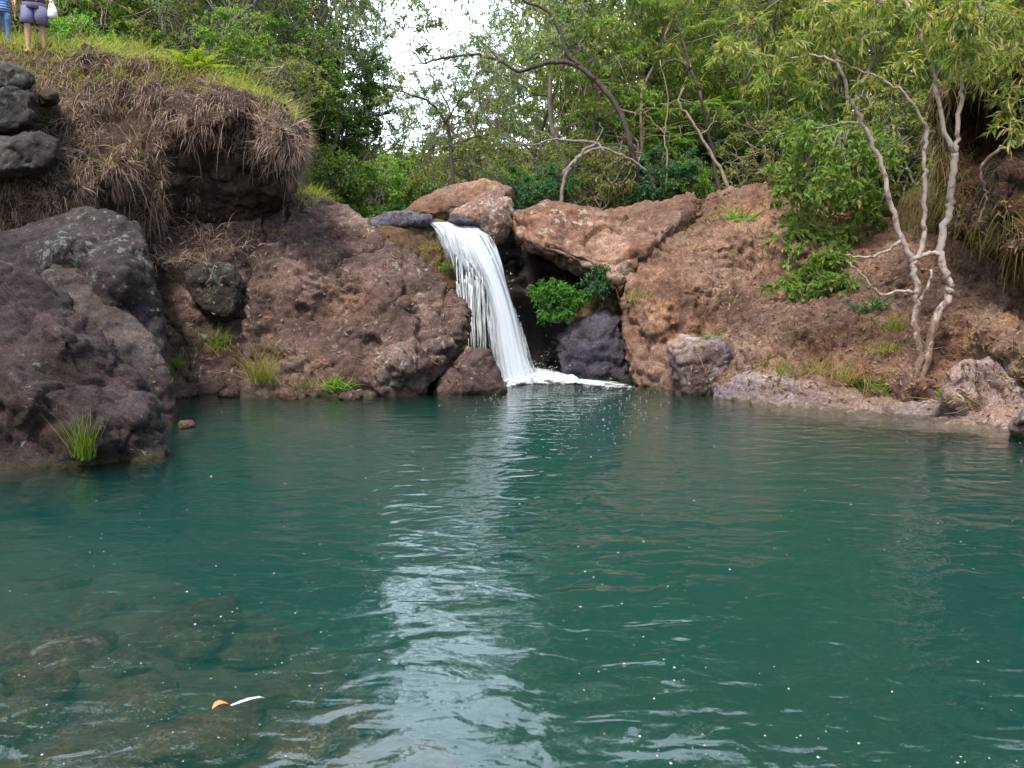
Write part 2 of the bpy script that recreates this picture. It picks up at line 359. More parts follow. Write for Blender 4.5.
def finish_rock(name, me, mat, voxel, amp, freq, crag, cragf, fine, seed, ground=True, strata=0.0, crack=1.3):
    o = bpy.data.objects.new("tmp", me); C.objects.link(o)
    md = o.modifiers.new("r", 'REMESH'); md.mode = 'VOXEL'; md.voxel_size = voxel
    sm = o.modifiers.new("s", 'SMOOTH'); sm.iterations = 4; sm.factor = 0.5
    dg = bpy.context.evaluated_depsgraph_get(); me2 = bpy.data.meshes.new_from_object(o.evaluated_get(dg))
    bpy.data.objects.remove(o); bpy.data.meshes.remove(me)
    nv = len(me2.vertices); co = np.empty(nv * 3, np.float32); me2.vertices.foreach_get("co", co); co = co.reshape(-1, 3).astype(float)
    no = np.empty(nv * 3, np.float32); me2.vertices.foreach_get("normal", no); no = no.reshape(-1, 3).astype(float)
    off = seed * 13.7 + np.array([3.1, 7.7, 1.3])
    d = amp * 1.6 * fbm(co * freq + off, 4)
    wp = co * cragf + off + 0.35 * np.stack([perlin(co * 2 + 5), perlin(co * 2 + 25), perlin(co * 2 + 45)], 1)
    d1, d2, cid = worley(wp * np.array([1, 1, 1.25]))
    d += crag * (np.clip((d2 - d1) * 2.2, 0, 1) - 0.75) + crag * 0.7 * ((cid % 17) / 16.0 - 0.5)
    d1, d2, cid = worley(co * cragf * 3.3 + off + 0.5 * np.stack([perlin(co * 4 + 5), perlin(co * 4 + 25), perlin(co * 4 + 45)], 1))
    d += crag * 0.4 * (np.clip((d2 - d1) * 2, 0, 1) - 0.7) + crag * 0.22 * ((cid % 13) / 12.0 - 0.5)
    d += fine * 2 * fbm(co * 9 + off, 3) + fine * 1.8 * fbm(co * 3.5 + off, 4, True)
    ck = fbm(co * 0.75 + off + 40, 3); d -= crag * crack * np.exp(-(ck / 0.030) ** 2); ck = fbm(co * 1.9 + off + 80, 3); d -= crag * 0.5 * crack * np.exp(-(ck / 0.04) ** 2)
    if strata: d += strata * perlin(np.stack([co[:, 0] * 0.4 + co[:, 2] * 2.6, co[:, 1] * 0.5, co[:, 2] * 3.0 - co[:, 0] * 2.0], 1) + off)
    co = co + no * d[:, None]
    me2.vertices.foreach_set("co", co.astype(np.float32).ravel())
    me2.polygons.foreach_set("use_smooth", np.ones(len(me2.polygons), bool)); me2.update()
    me2.materials.clear(); me2.name = name
    ob = link(name, me2, mat)
    if ground: SOLIDS.append(surf_arrays(me2))
    rebase(ob, (float(co[:, 0].mean()), float(co[:, 1].mean()), float(co[:, 2].min())))
    return ob
def surf_arrays(me):
    me.calc_loop_triangles(); nv = len(me.vertices); co = np.empty(nv * 3, np.float32); me.vertices.foreach_get("co", co)
    t = np.empty(len(me.loop_triangles) * 3, np.int32); me.loop_triangles.foreach_get("vertices", t)
    return co.reshape(-1, 3).astype(float).copy(), t.reshape(-1, 3).copy()
def small_rock(name, loc, size, mat, seed, voxel=None, **kw):
    """free-standing lump of stone, squashed and chipped"""
    bm = bmesh.new(); bmesh.ops.create_icosphere(bm, subdivisions=3, radius=1.0)
    rng = np.random.RandomState(seed + 991); ax = [rng.normal(size=3) for _ in range(7)]
    for v in bm.verts:
        p = np.array(v.co)
        for a in ax:
            a = a / np.linalg.norm(a); k = p @ a
            if k > 0.72: p = p - a * (k - 0.72) * 0.8
        v.co = Vector(p * np.array(size)); 
    me = bpy.data.meshes.new("tmp"); bm.to_mesh(me); bm.free(); me.transform(Matrix.Rotation(rng.uniform(0, 6), 4, 'Z')); me.transform(Matrix.Translation(loc))
    s = max(size); kw = dict(dict(amp=0.10 * s, freq=1.4 / s, crag=0.07 * s, cragf=1.5 / s, fine=0.012), **kw)
    return finish_rock(name, me, mat, voxel or max(0.02, s / 16), kw['amp'], kw['freq'], kw['crag'], kw['cragf'], kw['fine'], seed)

# ------------------------------------------------------------------ pool water
def water_mat():
    m, nt, b = mat_new("pool_water"); nt.nodes.remove(b)
    pos = nd(nt, "ShaderNodeNewGeometry").outputs["Position"]
    fall = P(515, 378, 17.2)
    mp = nd(nt, "ShaderNodeMapping", i_Vector=pos, i_Scale=(0.75, 1.15, 1)).outputs[0]
    n1 = nd(nt, "ShaderNodeTexNoise", i_Vector=mp, i_Scale=1.5, i_Detail=2, i_Roughness=0.45, i_Distortion=0.4).outputs[0]
    n2 = nd(nt, "ShaderNodeTexNoise", i_Vector=mp, i_Scale=4.2, i_Detail=2, i_Roughness=0.45, i_Distortion=0.5).outputs[0]
    n3 = nd(nt, "ShaderNodeTexNoise", i_Vector=pos, i_Scale=14, i_Detail=2, i_Roughness=0.5).outputs[0]
    dv = nd(nt, "ShaderNodeVectorMath", operation='DISTANCE', i_0=pos, i_1=tuple(fall)).outputs["Value"]
    near = ramp(nt, math_n(nt, 'DIVIDE', dv, 12.0), [(0.0, 1.0), (0.25, 0.45), (0.8, 0.1)])
    h = math_n(nt, 'ADD', math_n(nt, 'MULTIPLY', n1, 0.020), math_n(nt, 'MULTIPLY', n2, 0.018))
    h = math_n(nt, 'ADD', h, math_n(nt, 'MULTIPLY', math_n(nt, 'MULTIPLY', n3, near), 0.02))
    bp = nd(nt, "ShaderNodeBump", i_Height=h, i_Strength=1.0, i_Distance=1.0).outputs[0]
    fr = nd(nt, "ShaderNodeFresnel", i_IOR=1.33, i_Normal=bp).outputs[0]
    gl = nd(nt, "ShaderNodeBsdfGlossy", i_Roughness=0.03, i_Normal=bp); gl.inputs[0].default_value = (1, 1, 1, 1)
    tr = nd(nt, "ShaderNodeBsdfTransparent"); tr.inputs[0].default_value = (1, 1, 1, 1)
    mx = nd(nt, "ShaderNodeMixShader", i_0=fr, i_1=tr.outputs[0], i_2=gl.outputs[0])
    out = nt.nodes["Material Output"]; nt.links.new(mx.outputs[0], out.inputs[0])
    vol = nd(nt, "ShaderNodeVolumePrincipled", i_Density=0.55); vol.inputs["Color"].default_value = (0.047, 0.275, 0.235, 1)
    vol.inputs["Absorption Color"].default_value = (0.0, 0.0, 0.0, 1); vol.inputs["Anisotropy"].default_value = 0.2
    nt.links.new(vol.outputs[0], out.inputs[1])
    return m
bm = bmesh.new(); bmesh.ops.create_cube(bm, size=1.0); bmesh.ops.scale(bm, vec=(26, 31, 4), verts=bm.verts); bmesh.ops.translate(bm, vec=(0, 4.8, -2.0), verts=bm.verts)
wme = bpy.data.meshes.new("pool_water"); bm.to_mesh(wme); bm.free()
water = link("pool_water", wme, water_mat()); tag(water, "rippled green pool water below the waterfall", "water", kind="structure")

# ------------------------------------------------------------------ boulders and rock banks
def boulder(*a, label, cat="boulder", group=None, **k):
    o = rock(*a, **k); tag(o, label, cat, group); return o
boulder("boulder", [(-160, 262, 10.2), (0, 260, 10.4), (40, 274, 10.3), (75, 298, 10.2), (108, 338, 10.0), (138, 373, 9.9), (158, 403, 9.8), (168, 440, 9.6), (166, 468, 9.4), (150, 500, 9.2), (90, 520, 8.9), (0, 530, 8.6), (-160, 530, 8.2)], M['slab'],
        pts=[(20, 400, 8.9), (90, 440, 8.9), (60, 340, 9.5), (130, 420, 9.3), (-80, 400, 8.6)], bulge=0.4, thick=1.0, R_px=14, voxel=0.04, amp=0.045, crag=0.075, cragf=1.1, strata=0.055, fine=0.02, crack=1.0, seed=1,
        label="large purple brown sloping slab boulder at the water's left edge with a grass tuft")
boulder("boulder", [(37, 274, 11.7), (59, 260, 11.9), (80, 267, 12.0), (102, 290, 12.0), (140, 321, 11.9), (163, 347, 11.8), (175, 380, 11.7), (178, 415, 11.6), (176, 445, 11.5), (150, 440, 11.4), (120, 390, 11.3), (80, 340, 11.4), (50, 305, 11.6)], M['ridge'],
        bulge=0.25, thick=0.9, R_px=22, voxel=0.04, amp=0.045, crag=0.03, strata=0.03, seed=2, label="narrow dark ridge boulder wedged between the sloping slab and the lichen spotted boulder")
boulder("boulder", [(-160, 232, 12.6), (0, 231, 12.7), (42, 219, 12.8), (87, 206, 12.9), (108, 208, 12.9), (142, 229, 12.8), (152, 262, 12.6), (166, 309, 12.4), (170, 350, 12.2), (172, 410, 12.2), (120, 410, 12.0), (60, 350, 11.8), (-160, 340, 11.6)], M['lichen'],
        pts=[(60, 250, 12.1), (120, 280, 12.0)], bulge=0.3, thick=1.3, R_px=35, voxel=0.05, amp=0.05, crag=0.04, strata=0.03, seed=3, label="dark boulder spotted with pale green lichen, behind the sloping slab")
boulder("boulder", [(262, 212, 16.6), (290, 190, 17.2), (320, 192, 17.4), (350, 208, 17.3), (375, 225, 17.1), (396, 246, 16.8), (420, 261, 16.4), (450, 283, 16.0), (470, 309, 15.6), (470, 326, 15.3), (456, 349, 15.1), (432, 380, 14.8), (426, 393, 14.7), (424, 408, 14.7), (330, 412, 14.5), (226, 412, 14.5), (229, 380, 14.8), (237, 350, 15.0), (244, 315, 15.3), (251, 250, 16.0)], M['brown'],
        pts=[(330, 300, 15.6), (390, 310, 15.2), (300, 370, 14.7), (400, 370, 14.5), (270, 300, 15.5), (360, 345, 15.1), (350, 365, 14.9)], bulge=0.3, thick=1.8, R_px=40, voxel=0.04, amp=0.10, freq=0.8, crag=0.055, cragf=1.3, fine=0.020, seed=4, crack=2.4, label="biggest brown pitted boulder, left of the waterfall")
boulder("boulder", [(140, 222, 15.9), (190, 224, 16.0), (265, 210, 16.4), (262, 260, 16.0), (252, 330, 15.5), (240, 410, 15.2), (160, 410, 15.0), (158, 330, 15.4), (150, 270, 15.7)], M['brown'],
        bulge=0.15, thick=1.2, R_px=30, voxel=0.05, amp=0.07, crag=0.07, seed=5, label="shadowed brown rock recess between the lichen boulder and the biggest boulder", cat="rock")
boulder("rock_block", [(182, 272), (205, 262), (236, 264), (244, 285), (238, 318), (215, 322), (190, 306)], M['stack'], Y=15.45, bulge=0.3, thick=0.6, R_px=8, voxel=0.03, amp=0.05, crag=0.035, seed=6, label="dark squarish rock block under the dry grass left of the biggest boulder", cat="rock")
boulder("boulder", [(470, 345), (488, 350), (501, 374), (508, 390), (506, 408), (428, 410), (436, 380), (453, 360)], M['brown'], Y=15.0, bulge=0.35, thick=0.8, R_px=25, voxel=0.04, amp=0.05, crag=0.04, seed=7, label="small wedge shaped brown boulder in the water just left of the falling water")
boulder("ledge_rock", [(370, 228, 17.6), (398, 216, 17.9), (440, 217, 18.2), (470, 226, 18.4), (482, 240, 18.3), (490, 300, 18.2), (498, 360, 18.1), (500, 398, 18.0), (430, 398, 17.8), (420, 300, 17.7), (395, 262, 17.4)], M['moss'],
        bulge=0.25, thick=1.6, R_px=22, voxel=0.05, amp=0.05, crag=0.05, seed=8, label="ledge rock with green and orange moss where the stream spills over", cat="rock")
boulder("boulder", [(362, 224), (384, 213), (405, 210), (432, 217), (434, 226), (400, 232), (370, 232)], M['wet'], Y=17.9, bulge=0.3, thick=1.0, R_px=10, voxel=0.03, amp=0.03, crag=0.02, seed=9, label="low dark wet boulder at the stream's edge above the mossy ledge")
boulder("boulder", [(400, 213), (419, 196), (446, 187), (479, 179), (502, 181), (515, 190), (514, 216), (480, 226), (445, 228), (412, 226)], M['bank'], Y=19.9, bulge=0.6, thick=1.6, R_px=22, voxel=0.045, amp=0.05, crag=0.04, seed=10, label="long reddish brown boulder at the back above the waterfall lip")
boulder("boulder", [(444, 220), (452, 208), (478, 197), (500, 193), (511, 199), (516, 214), (515, 230), (503, 245), (490, 248), (477, 232), (458, 228)], M['speck'], Y=18.3, bulge=0.6, thick=0.9, R_px=20, voxel=0.04, amp=0.05, crag=0.04, seed=11, label="rounded reddish boulder leaning beside the waterfall lip, with pale patches")
boulder("boulder", [(446, 222), (452, 213), (466, 212), (476, 218), (478, 228), (464, 228)], M['wet'], Y=17.95, bulge=0.3, thick=0.5, R_px=8, voxel=0.025, amp=0.02, crag=0.02, seed=24, label="small dark wet stone at the lip under the rounded reddish boulder")
boulder("overhang_rock", [(511, 212, 18.1), (545, 204, 18.3), (575, 205, 18.4), (600, 208, 18.4), (625, 204, 18.6), (655, 199, 18.8), (695, 188, 19.2), (704, 215, 18.8), (672, 238, 18.0), (650, 260, 17.5), (638, 282, 17.3), (621, 298, 17.2), (604, 288, 17.3), (588, 275, 17.5), (570, 269, 17.6), (548, 262, 17.7), (530, 255, 17.8), (514, 246, 18.0)], M['red'],
        bulge=0.55, thick=2.6, R_px=28, voxel=0.05, amp=0.12, freq=0.8, crag=0.07, cragf=1.2, seed=12, crack=2.0, label="broad red brown slab overhanging the dark hollow right of the waterfall", cat="rock")
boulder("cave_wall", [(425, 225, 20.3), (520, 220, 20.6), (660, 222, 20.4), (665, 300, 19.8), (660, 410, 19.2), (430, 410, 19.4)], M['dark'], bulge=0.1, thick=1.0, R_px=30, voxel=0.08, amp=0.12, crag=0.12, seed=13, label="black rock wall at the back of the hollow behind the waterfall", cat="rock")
boulder("boulder", [(556, 335), (580, 318), (606, 311), (624, 318), (632, 345), (640, 370), (645, 405), (600, 405), (572, 402), (560, 368)], M['wet'], Y=17.3, bulge=0.55, thick=1.2, R_px=32, voxel=0.045, amp=0.07, crag=0.06, seed=14, label="wet purple boulder under the bright green bush in the hollow")
boulder("ledge_rock", [(570, 305), (596, 290), (626, 290), (634, 330), (605, 345), (570, 345)], M['moss'], Y=18.0, bulge=0.3, thick=1.2, R_px=16, voxel=0.045, amp=0.05, crag=0.05, seed=15, label="small mossy ledge under the grey green bush in the hollow", cat="rock")
bank_r = boulder("rock_bank", [(620, 320, 16.9), (625, 280, 17.0), (640, 260, 17.3), (656, 238, 17.8), (680, 213, 18.6), (700, 196, 19.2), (732, 187, 19.6), (766, 182, 19.8), (800, 192, 19.6), (850, 203, 19.0), (900, 222, 17.8), (945, 238, 16.6), (1000, 256, 15.0), (1110, 270, 13.2), (1180, 420, 11.0), (1180, 470, 10.6), (1000, 452, 11.2), (900, 442, 12.0), (800, 428, 13.2), (740, 419, 14.2), (690, 411, 14.9), (655, 404, 15.6), (636, 385, 16.0), (626, 355, 16.4)], M['bank'],
        pts=[(700, 300, 16.4), (740, 250, 17.6), (800, 260, 17.0), (800, 340, 14.9), (870, 330, 14.3), (900, 280, 15.6), (950, 330, 13.4), (660, 320, 16.2), (760, 370, 14.5), (860, 385, 13.3), (920, 392, 12.7), (1000, 340, 12.6)],
        bulge=0.22, thick=1.6, R_px=35, voxel=0.042, amp=0.14, freq=0.7, crag=0.07, cragf=2.2, fine=0.032, seed=16, crack=1.5, label="steep brown rock and earth bank along the right side of the pool", cat="rock bank")
boulder("boulder", [(662, 345), (680, 335), (726, 337), (736, 353), (733, 377), (720, 395), (716, 408), (682, 408), (672, 368)], M['pale'], Y=14.9, bulge=0.4, thick=1.0, R_px=15, voxel=0.03, amp=0.05, crag=0.035, cragf=1.6, seed=17, label="squarish pale brown boulder at the waterline, left end of the pale ledge")
boulder("ledge_rock", [(712, 385, 14.4), (745, 366, 14.5), (790, 372, 14.0), (830, 388, 13.3), (880, 396, 12.7), (920, 398, 12.3), (970, 396, 11.9), (1040, 402, 11.4), (1060, 450, 10.6), (1000, 447, 10.9), (900, 438, 11.6), (800, 425, 12.8), (740, 417, 13.7), (706, 405, 14.5)], M['pale'],
        bulge=0.3, thick=0.8, R_px=12, voxel=0.03, amp=0.08, crag=0.07, cragf=1.1, fine=0.014, seed=18, label="long low pale ledge of rock along the waterline below the white barked tree", cat="rock")
boulder("boulder", [(938, 400), (945, 372), (962, 360), (990, 356), (1016, 372), (1028, 410), (1005, 432), (960, 430)], M['pale'], Y=11.7, bulge=0.25, thick=0.8, R_px=18, voxel=0.03, amp=0.06, crag=0.035, cragf=1.6, seed=19, label="rounded pale boulder on the ledge right of the white barked tree")
boulder("boulder", [(985, 350), (1005, 332), (1040, 325), (1090, 340), (1090, 390), (1040, 392), (1005, 385)], M['bank'], Y=11.9, bulge=0.5, thick=0.8, R_px=24, voxel=0.04, amp=0.06, crag=0.05, seed=20, label="brown boulder at the right edge of the photo above the dark gap")
boulder("boulder", [(1004, 425), (1020, 405), (1060, 395), (1120, 400), (1120, 470), (1060, 465), (1030, 452)], M['pale'], Y=10.4, bulge=0.35, thick=0.8, R_px=22, voxel=0.04, amp=0.05, crag=0.05, seed=21, label="pale boulder at the water's edge in the far right corner of the pool")
over_r = boulder("overhang_bank", [(948, 228, 14.6), (936, 180, 15.6), (930, 120, 16.0), (942, 82, 15.2), (985, 52, 14.0), (1060, 26, 13.0), (1200, 10, 12.0), (1200, 330, 11.6), (1060, 282, 12.4), (1024, 266, 12.8), (990, 250, 13.4), (968, 238, 14.0)], M['redsoil'],
        pts=[(1005, 205, 13.0), (1050, 230, 12.2), (965, 120, 16.3), (985, 140, 16.2), (1030, 130, 15.4), (1000, 110, 16.0), (1060, 110, 14.6), (1020, 255, 12.6), (1020, 180, 13.3), (970, 190, 15.0), (990, 72, 14.1), (1030, 60, 13.4)], bulge=0.2, thick=2.0, R_px=25, voxel=0.06, amp=0.14, crag=0.14, cragf=1.5, seed=22, label="dark overhanging earth bank with hanging grass at the right edge", cat="earth bank")
bank_l = boulder("earth_bank", [(-160, 54, 15.4), (0, 47, 15.4), (45, 45, 15.4), (95, 48, 15.4), (150, 57, 15.4), (200, 71, 15.4), (240, 88, 15.3), (278, 102, 15.2), (300, 120, 15.0), (308, 140, 15.0), (303, 168, 15.4), (292, 195, 15.9), (284, 212, 16.3), (240, 226, 16.3), (200, 232, 16.2), (150, 232, 15.9), (110, 225, 15.3), (50, 228, 14.3), (-160, 240, 13.6)], M['soil'],
        pts=[(110, 170, 14.5), (60, 130, 14.8), (150, 100, 15.1), (230, 110, 14.6), (280, 130, 14.3), (200, 115, 14.9), (210, 165, 15.7), (260, 180, 15.7), (150, 190, 15.2), (120, 110, 15.2), (290, 150, 14.6), (200, 210, 16.0), (240, 145, 15.3), (0, 180, 14.0), (60, 200, 14.0)],
        bulge=0.15, thick=2.2, R_px=25, voxel=0.06, amp=0.10, crag=0.08, seed=23, label="tall earth bank with overhanging dry grass on the left, people standing on top", cat="earth bank")
for k, (ol, Y, lb) in enumerate([([(-70, 70), (-10, 60), (20, 62), (36, 74), (38, 88), (10, 94), (-70, 96)], 14.3, "dark flat rock on top of the rock stack at the left edge"),
                                 ([(-70, 92), (-20, 86), (15, 84), (36, 92), (38, 118), (28, 130), (-10, 136), (-70, 140)], 14.0, "dark blocky rock in the middle of the rock stack at the left edge"),
                                 ([(-50, 142), (0, 138), (40, 130), (58, 140), (62, 160), (50, 172), (0, 178), (-50, 180)], 13.7, "grey green blocky rock at the bottom of the rock stack at the left edge"),
                                 ([(36, 92), (50, 86), (60, 94), (58, 106), (40, 108)], 14.2, "small brown stone lying right of the rock stack at the left edge")]):
    boulder("rock_block", ol, M['stack' if k != 3 else 'soil'], Y=Y, bulge=0.35, thick=0.7, R_px=7, voxel=0.025, amp=0.04, crag=0.035, cragf=1.3, fine=0.014, seed=30 + k, label=lb, cat="rock", group="rock stack at the left edge")

# ------------------------------------------------------------------ terrain: one sheet, pool basin and banks
ctrl = []
def cpt(x, y, z): ctrl.append((x, y, z))
for x, y, z in [(0, 6, -1.6), (1.5, 9, -2.2), (-1, 11, -2.2), (3, 6, -1.6), (2.5, 12, -2.0), (-2, 8, -1.7), (0, 14, -1.8), (5, 9, -1.8), (1, 16, -1.4), (-3, 12, -1.5), (2.2, 4.2, -1.1), (3.5, 3, -1.0),
                (-2.2, 6.0, -0.55), (-0.9, 4.3, -0.62), (-3.0, 7.2, -0.7), (-1.4, 5.2, -0.7), (-1.6, 4.2, -0.50), (-2.6, 5.0, -0.45), (-1.0, 3.2, -0.42), (-3.6, 6.5, -0.6), (-2.0, 2.5, -0.32), (0.5, 3.4, -1.5), (0, 0.5, -0.8), (0.2, 5, -1.7), (-0.3, 6.8, -1.6), (1.5, 2.5, -1.3), (-3, 0, -0.3), (3, 0, -0.8), (0, -4, -0.4),
                (-6, 4, 0.6), (-8, 8, 1.5), (-7, 0, 0.9), (-5, -6, 0.8), (0, -9, 0.9), (7, -5, 0.9), (9, 2, 1.0), (9, 6, 0.6), (-12, 4, 3), (13, 4, 3.0), (0, -16, 2.5)]: cpt(x, y, z)
for px, py, Y in [(30, 330, 10.5), (-60, 300, 10.8), (90, 300, 12.2), (160, 380, 12.2), (60, 200, 14.6), (-40, 120, 15.2), (10, 90, 15.5), (120, 230, 16.0), (200, 240, 16.3), (40, 47, 15.6), (100, 49, 15.9), (160, 61, 16.2), (220, 84, 16.4),
                  (270, 105, 16.2), (20, 40, 17.0), (130, 46, 18.0), (240, 80, 18.5), (-100, 40, 17), (0, 40, 22), (120, 55, 22), (-200, 10, 24), (250, 95, 22),
                  (320, 215, 17.8), (300, 260, 16.8), (350, 330, 16.3), (250, 340, 16.0), (420, 236, 19), (400, 222, 22), (380, 210, 28), (360, 205, 36), (480, 232, 20.5), (450, 300, 19.3), (500, 400, 18.5), (560, 395, 18.8), (600, 395, 18.4), (520, 320, 21), (590, 300, 20.5), (500, 215, 22), (560, 225, 21.2), (620, 215, 21.2),
                  (640, 330, 18.2), (700, 330, 17.6), (700, 220, 20.2), (780, 215, 20.4), (720, 190, 22), (800, 180, 22), (620, 200, 24), (860, 230, 19.2), (860, 300, 16.8), (800, 380, 14.9), (900, 400, 13.4), (960, 330, 14.2), (960, 270, 16.2), (1050, 420, 12.0), (1050, 300, 13.6), (1090, 200, 15.4), (940, 180, 18), (900, 150, 21), (1000, 100, 19), (700, 170, 28), (550, 190, 28), (850, 120, 28), (1000, 60, 26)]:
    p = P(px, py, Y); cpt(*p)
for x, y, z in [(-30, 20, 9), (-30, 45, 13), (-12, 45, 8), (25, 20, 9), (22, 45, 12), (5, 50, 9.5), (-8, 60, 6.5), (-50, 0, 10), (50, 0, 10), (0, -40, 5), (-60, 70, 20), (60, 70, 20), (0, 90, 15), (-200, 0, 20), (200, 0, 20), (0, 200, 30), (0, -200, 10), (200, 200, 35), (-200, 200, 35)]: cpt(x, y, z)
for px, py in [(185, 412), (200, 425), (190, 440), (182, 455), (240, 405), (300, 408), (360, 408), (420, 406), (480, 408), (540, 398), (600, 400), (650, 404), (700, 408), (760, 420), (830, 428), (900, 436), (960, 444), (1020, 452)]:
    q = Wt(px, py); cpt(q.x, q.y, -0.9)
ctrl = np.array(ctrl)
def terr_z(xy):
    xy = np.asarray(xy, float); out = np.empty(len(xy))
    for i in range(0, len(xy), 20000):
        q = xy[i:i + 20000]; d = np.linalg.norm(q[:, None, :] - ctrl[None, :, :2], axis=2) + 0.15; w = d ** -3.5
        out[i:i + 20000] = (w * ctrl[None, :, 2]).sum(1) / w.sum(1)
    p = np.concatenate([xy, np.zeros((len(xy), 1))], 1)
    return out + 0.10 * fbm(p * 0.7, 4) + 0.02 * fbm(p * 5, 3)
n = 300; u = np.linspace(-1, 1, n); ax = 22 * u + 380 * np.sign(u) * np.abs(u) ** 6
gx, gy = np.meshgrid(ax, ax + 9.0); xy = np.stack([gx.ravel(), gy.ravel()], 1)
tz = terr_z(xy)
# the ground never stands in front of a boulder: where it would, it drops away into the pool
_rv = []; _rt = []; _n = 0
for v_, t_ in SOLIDS: _rv.append(v_); _rt.append(t_ + _n); _n += len(v_)
_bv = BVHTree.FromPolygons(np.concatenate(_rv).tolist(), np.concatenate(_rt).tolist()); _o = Vector((0, 0, CAMZ))
for k in np.where((xy[:, 1] > 6) & (xy[:, 1] < 21) & (np.abs(xy[:, 0]) < 13) & (tz > -0.5))[0]:
    z = -0.5; ok = -0.5
    while z < tz[k]:
        d = Vector((xy[k, 0], xy[k, 1], z + 0.12)) - _o; h = _bv.ray_cast(_o, d.normalized())
        if h[0] is not None and h[3] > d.length - 0.12: break
        ok = z; z += 0.15
    if z < tz[k]: tz[k] = ok
gap = (xy[:, 0] > -5.4) & (xy[:, 0] < -2.0) & (xy[:, 1] > 8) & (xy[:, 1] < 14.4); tz[gap] = np.minimum(tz[gap], -0.4)
tv = np.concatenate([xy, tz[:, None]], 1)
i = (np.arange(n - 1)[:, None] * n + np.arange(n - 1)[None, :]).ravel()
tme = np_mesh("terrain", tv, [np.stack([i, i + 1, i + n + 1, i + n], 1)])
def terrain_mat():
    m, nt, b = mat_new("ground_soil")
    pos = nd(nt, "ShaderNodeNewGeometry").outputs["Position"]; z = nd(nt, "ShaderNodeSeparateXYZ", i_0=pos).outputs[2]
    n1 = nd(nt, "ShaderNodeTexNoise", i_Vector=pos, i_Scale=1.3, i_Detail=9, i_Roughness=0.65).outputs[0]
    n2 = nd(nt, "ShaderNodeTexNoise", i_Vector=pos, i_Scale=22, i_Detail=6, i_Roughness=0.7).outputs[0]
    land = ramp(nt, n1, [(0.35, (0.045, 0.04, 0.02)), (0.5, (0.09, 0.065, 0.04)), (0.65, (0.06, 0.075, 0.02))])
    bed = ramp(nt, n1, [(0.35, (0.035, 0.024, 0.013)), (0.5, (0.065, 0.042, 0.022)), (0.65, (0.10, 0.066, 0.036))])
    c = mixc(nt, ramp(nt, z, [(0.0, 0.0), (0.25, 1.0)]), bed, land)
    c = mixc(nt, 0.7, c, ramp(nt, n2, [(0.3, 0.5), (0.7, 1.5)]), 'MULTIPLY'); nt.links.new(c, b.inputs["Base Color"]); b.inputs["Roughness"].default_value = 0.95
    bp = nd(nt, "ShaderNodeBump", i_Height=n2, i_Strength=0.6, i_Distance=0.05); nt.links.new(bp.outputs[0], b.inputs["Normal"])
    return m
terrain = link("terrain", tme, terrain_mat()); tag(terrain, "brown earth terrain forming the pool basin and wooded banks", "terrain", kind="structure")
SOLIDS.append(surf_arrays(tme))

# small stones along the left waterline
M['stone'] = M['brown']
for k, (px, py, s, lb) in enumerate([(182, 393, 0.20, "small brown stone at the waterline beside the yellow green grass"), (205, 389, 0.26, "low brown stone between the two left grass tufts at the waterline"), (232, 392, 0.24, "small flat stone at the waterline left of the tall grass clump"),
                                     (214, 372, 0.22, "pale stone perched above the waterline stones in the recess"), (238, 376, 0.20, "small pale stone just above the tall grass clump's root"), (290, 394, 0.22, "stone at the waterline between the tall grass clump and the fern"),
                                     (352, 395, 0.20, "flat stone in the water below the biggest boulder's middle"), (184, 424, 0.10, "tiny stone in the water at the narrow ridge boulder's foot")]):
    z = {372: 0.38, 376: 0.30}.get(py, 0.02); p = Wt(px, py + (14 if z > 0.1 else 4), z * 0)
    o = small_rock("stone", (p.x, p.y + 0.1, z), (s * 1.25, s, s * 0.6), M['pale' if k in (3, 4) else 'brown'], 50 + k, voxel=0.02); tag(o, lb, "stone", "small stones along the left waterline")
# stones under the shallow water
rng = np.random.RandomState(5)
protos = []
for k in range(5):
    o = small_rock("submerged_stone", (0, 0, 0), (0.26, 0.2, 0.11), M['bed'], 80 + k, voxel=0.022); o.location = (0, 0, 0); SOLIDS.pop(); protos.append(o)
spots = []
for px, py, s in [(180, 640, 1.6), (70, 655, 1.3), (215, 612, 0.9), (40, 690, 1.0), (290, 690, 1.1), (130, 705, 1.2), (330, 655, 0.8), (20, 630, 0.8), (200, 745, 1.3), (80, 750, 1.0), (300, 750, 0.9), (120, 668, 0.8), (250, 660, 0.9), (15, 735, 1.1), (160, 590, 0.8), (95, 610, 0.9), (350, 720, 0.8), (380, 700, 0.7), (240, 715, 0.7), (60, 585, 0.7), (620, 735, 0.9), (720, 745, 1.0), (560, 690, 0.9), (820, 752, 0.8), (420, 755, 0.9), (0, 665, 0.9)]:
    q = Wt(px, py, -0.5); zt = float(terr_z([(q.x, q.y)])[0]); q = Wt(px, py, zt); zt = float(terr_z([(q.x, q.y)])[0]); spots.append((q.x, q.y, zt, s))
for k, (x, y, z, s) in enumerate(spots):
    o = protos[k] if k < 5 else protos[k % 5].copy()
    if k >= 5: C.objects.link(o)
    o.location = (x, y, z - 0.085 * s); o.rotation_euler = (0, 0, rng.uniform(0, 6)); o.scale = (s * rng.uniform(.9, 1.5), s, s * rng.uniform(.7, 1.1))
    tag(o, "brown stone lying on the bed under the shallow near water", "stone", "stones under the shallow water")

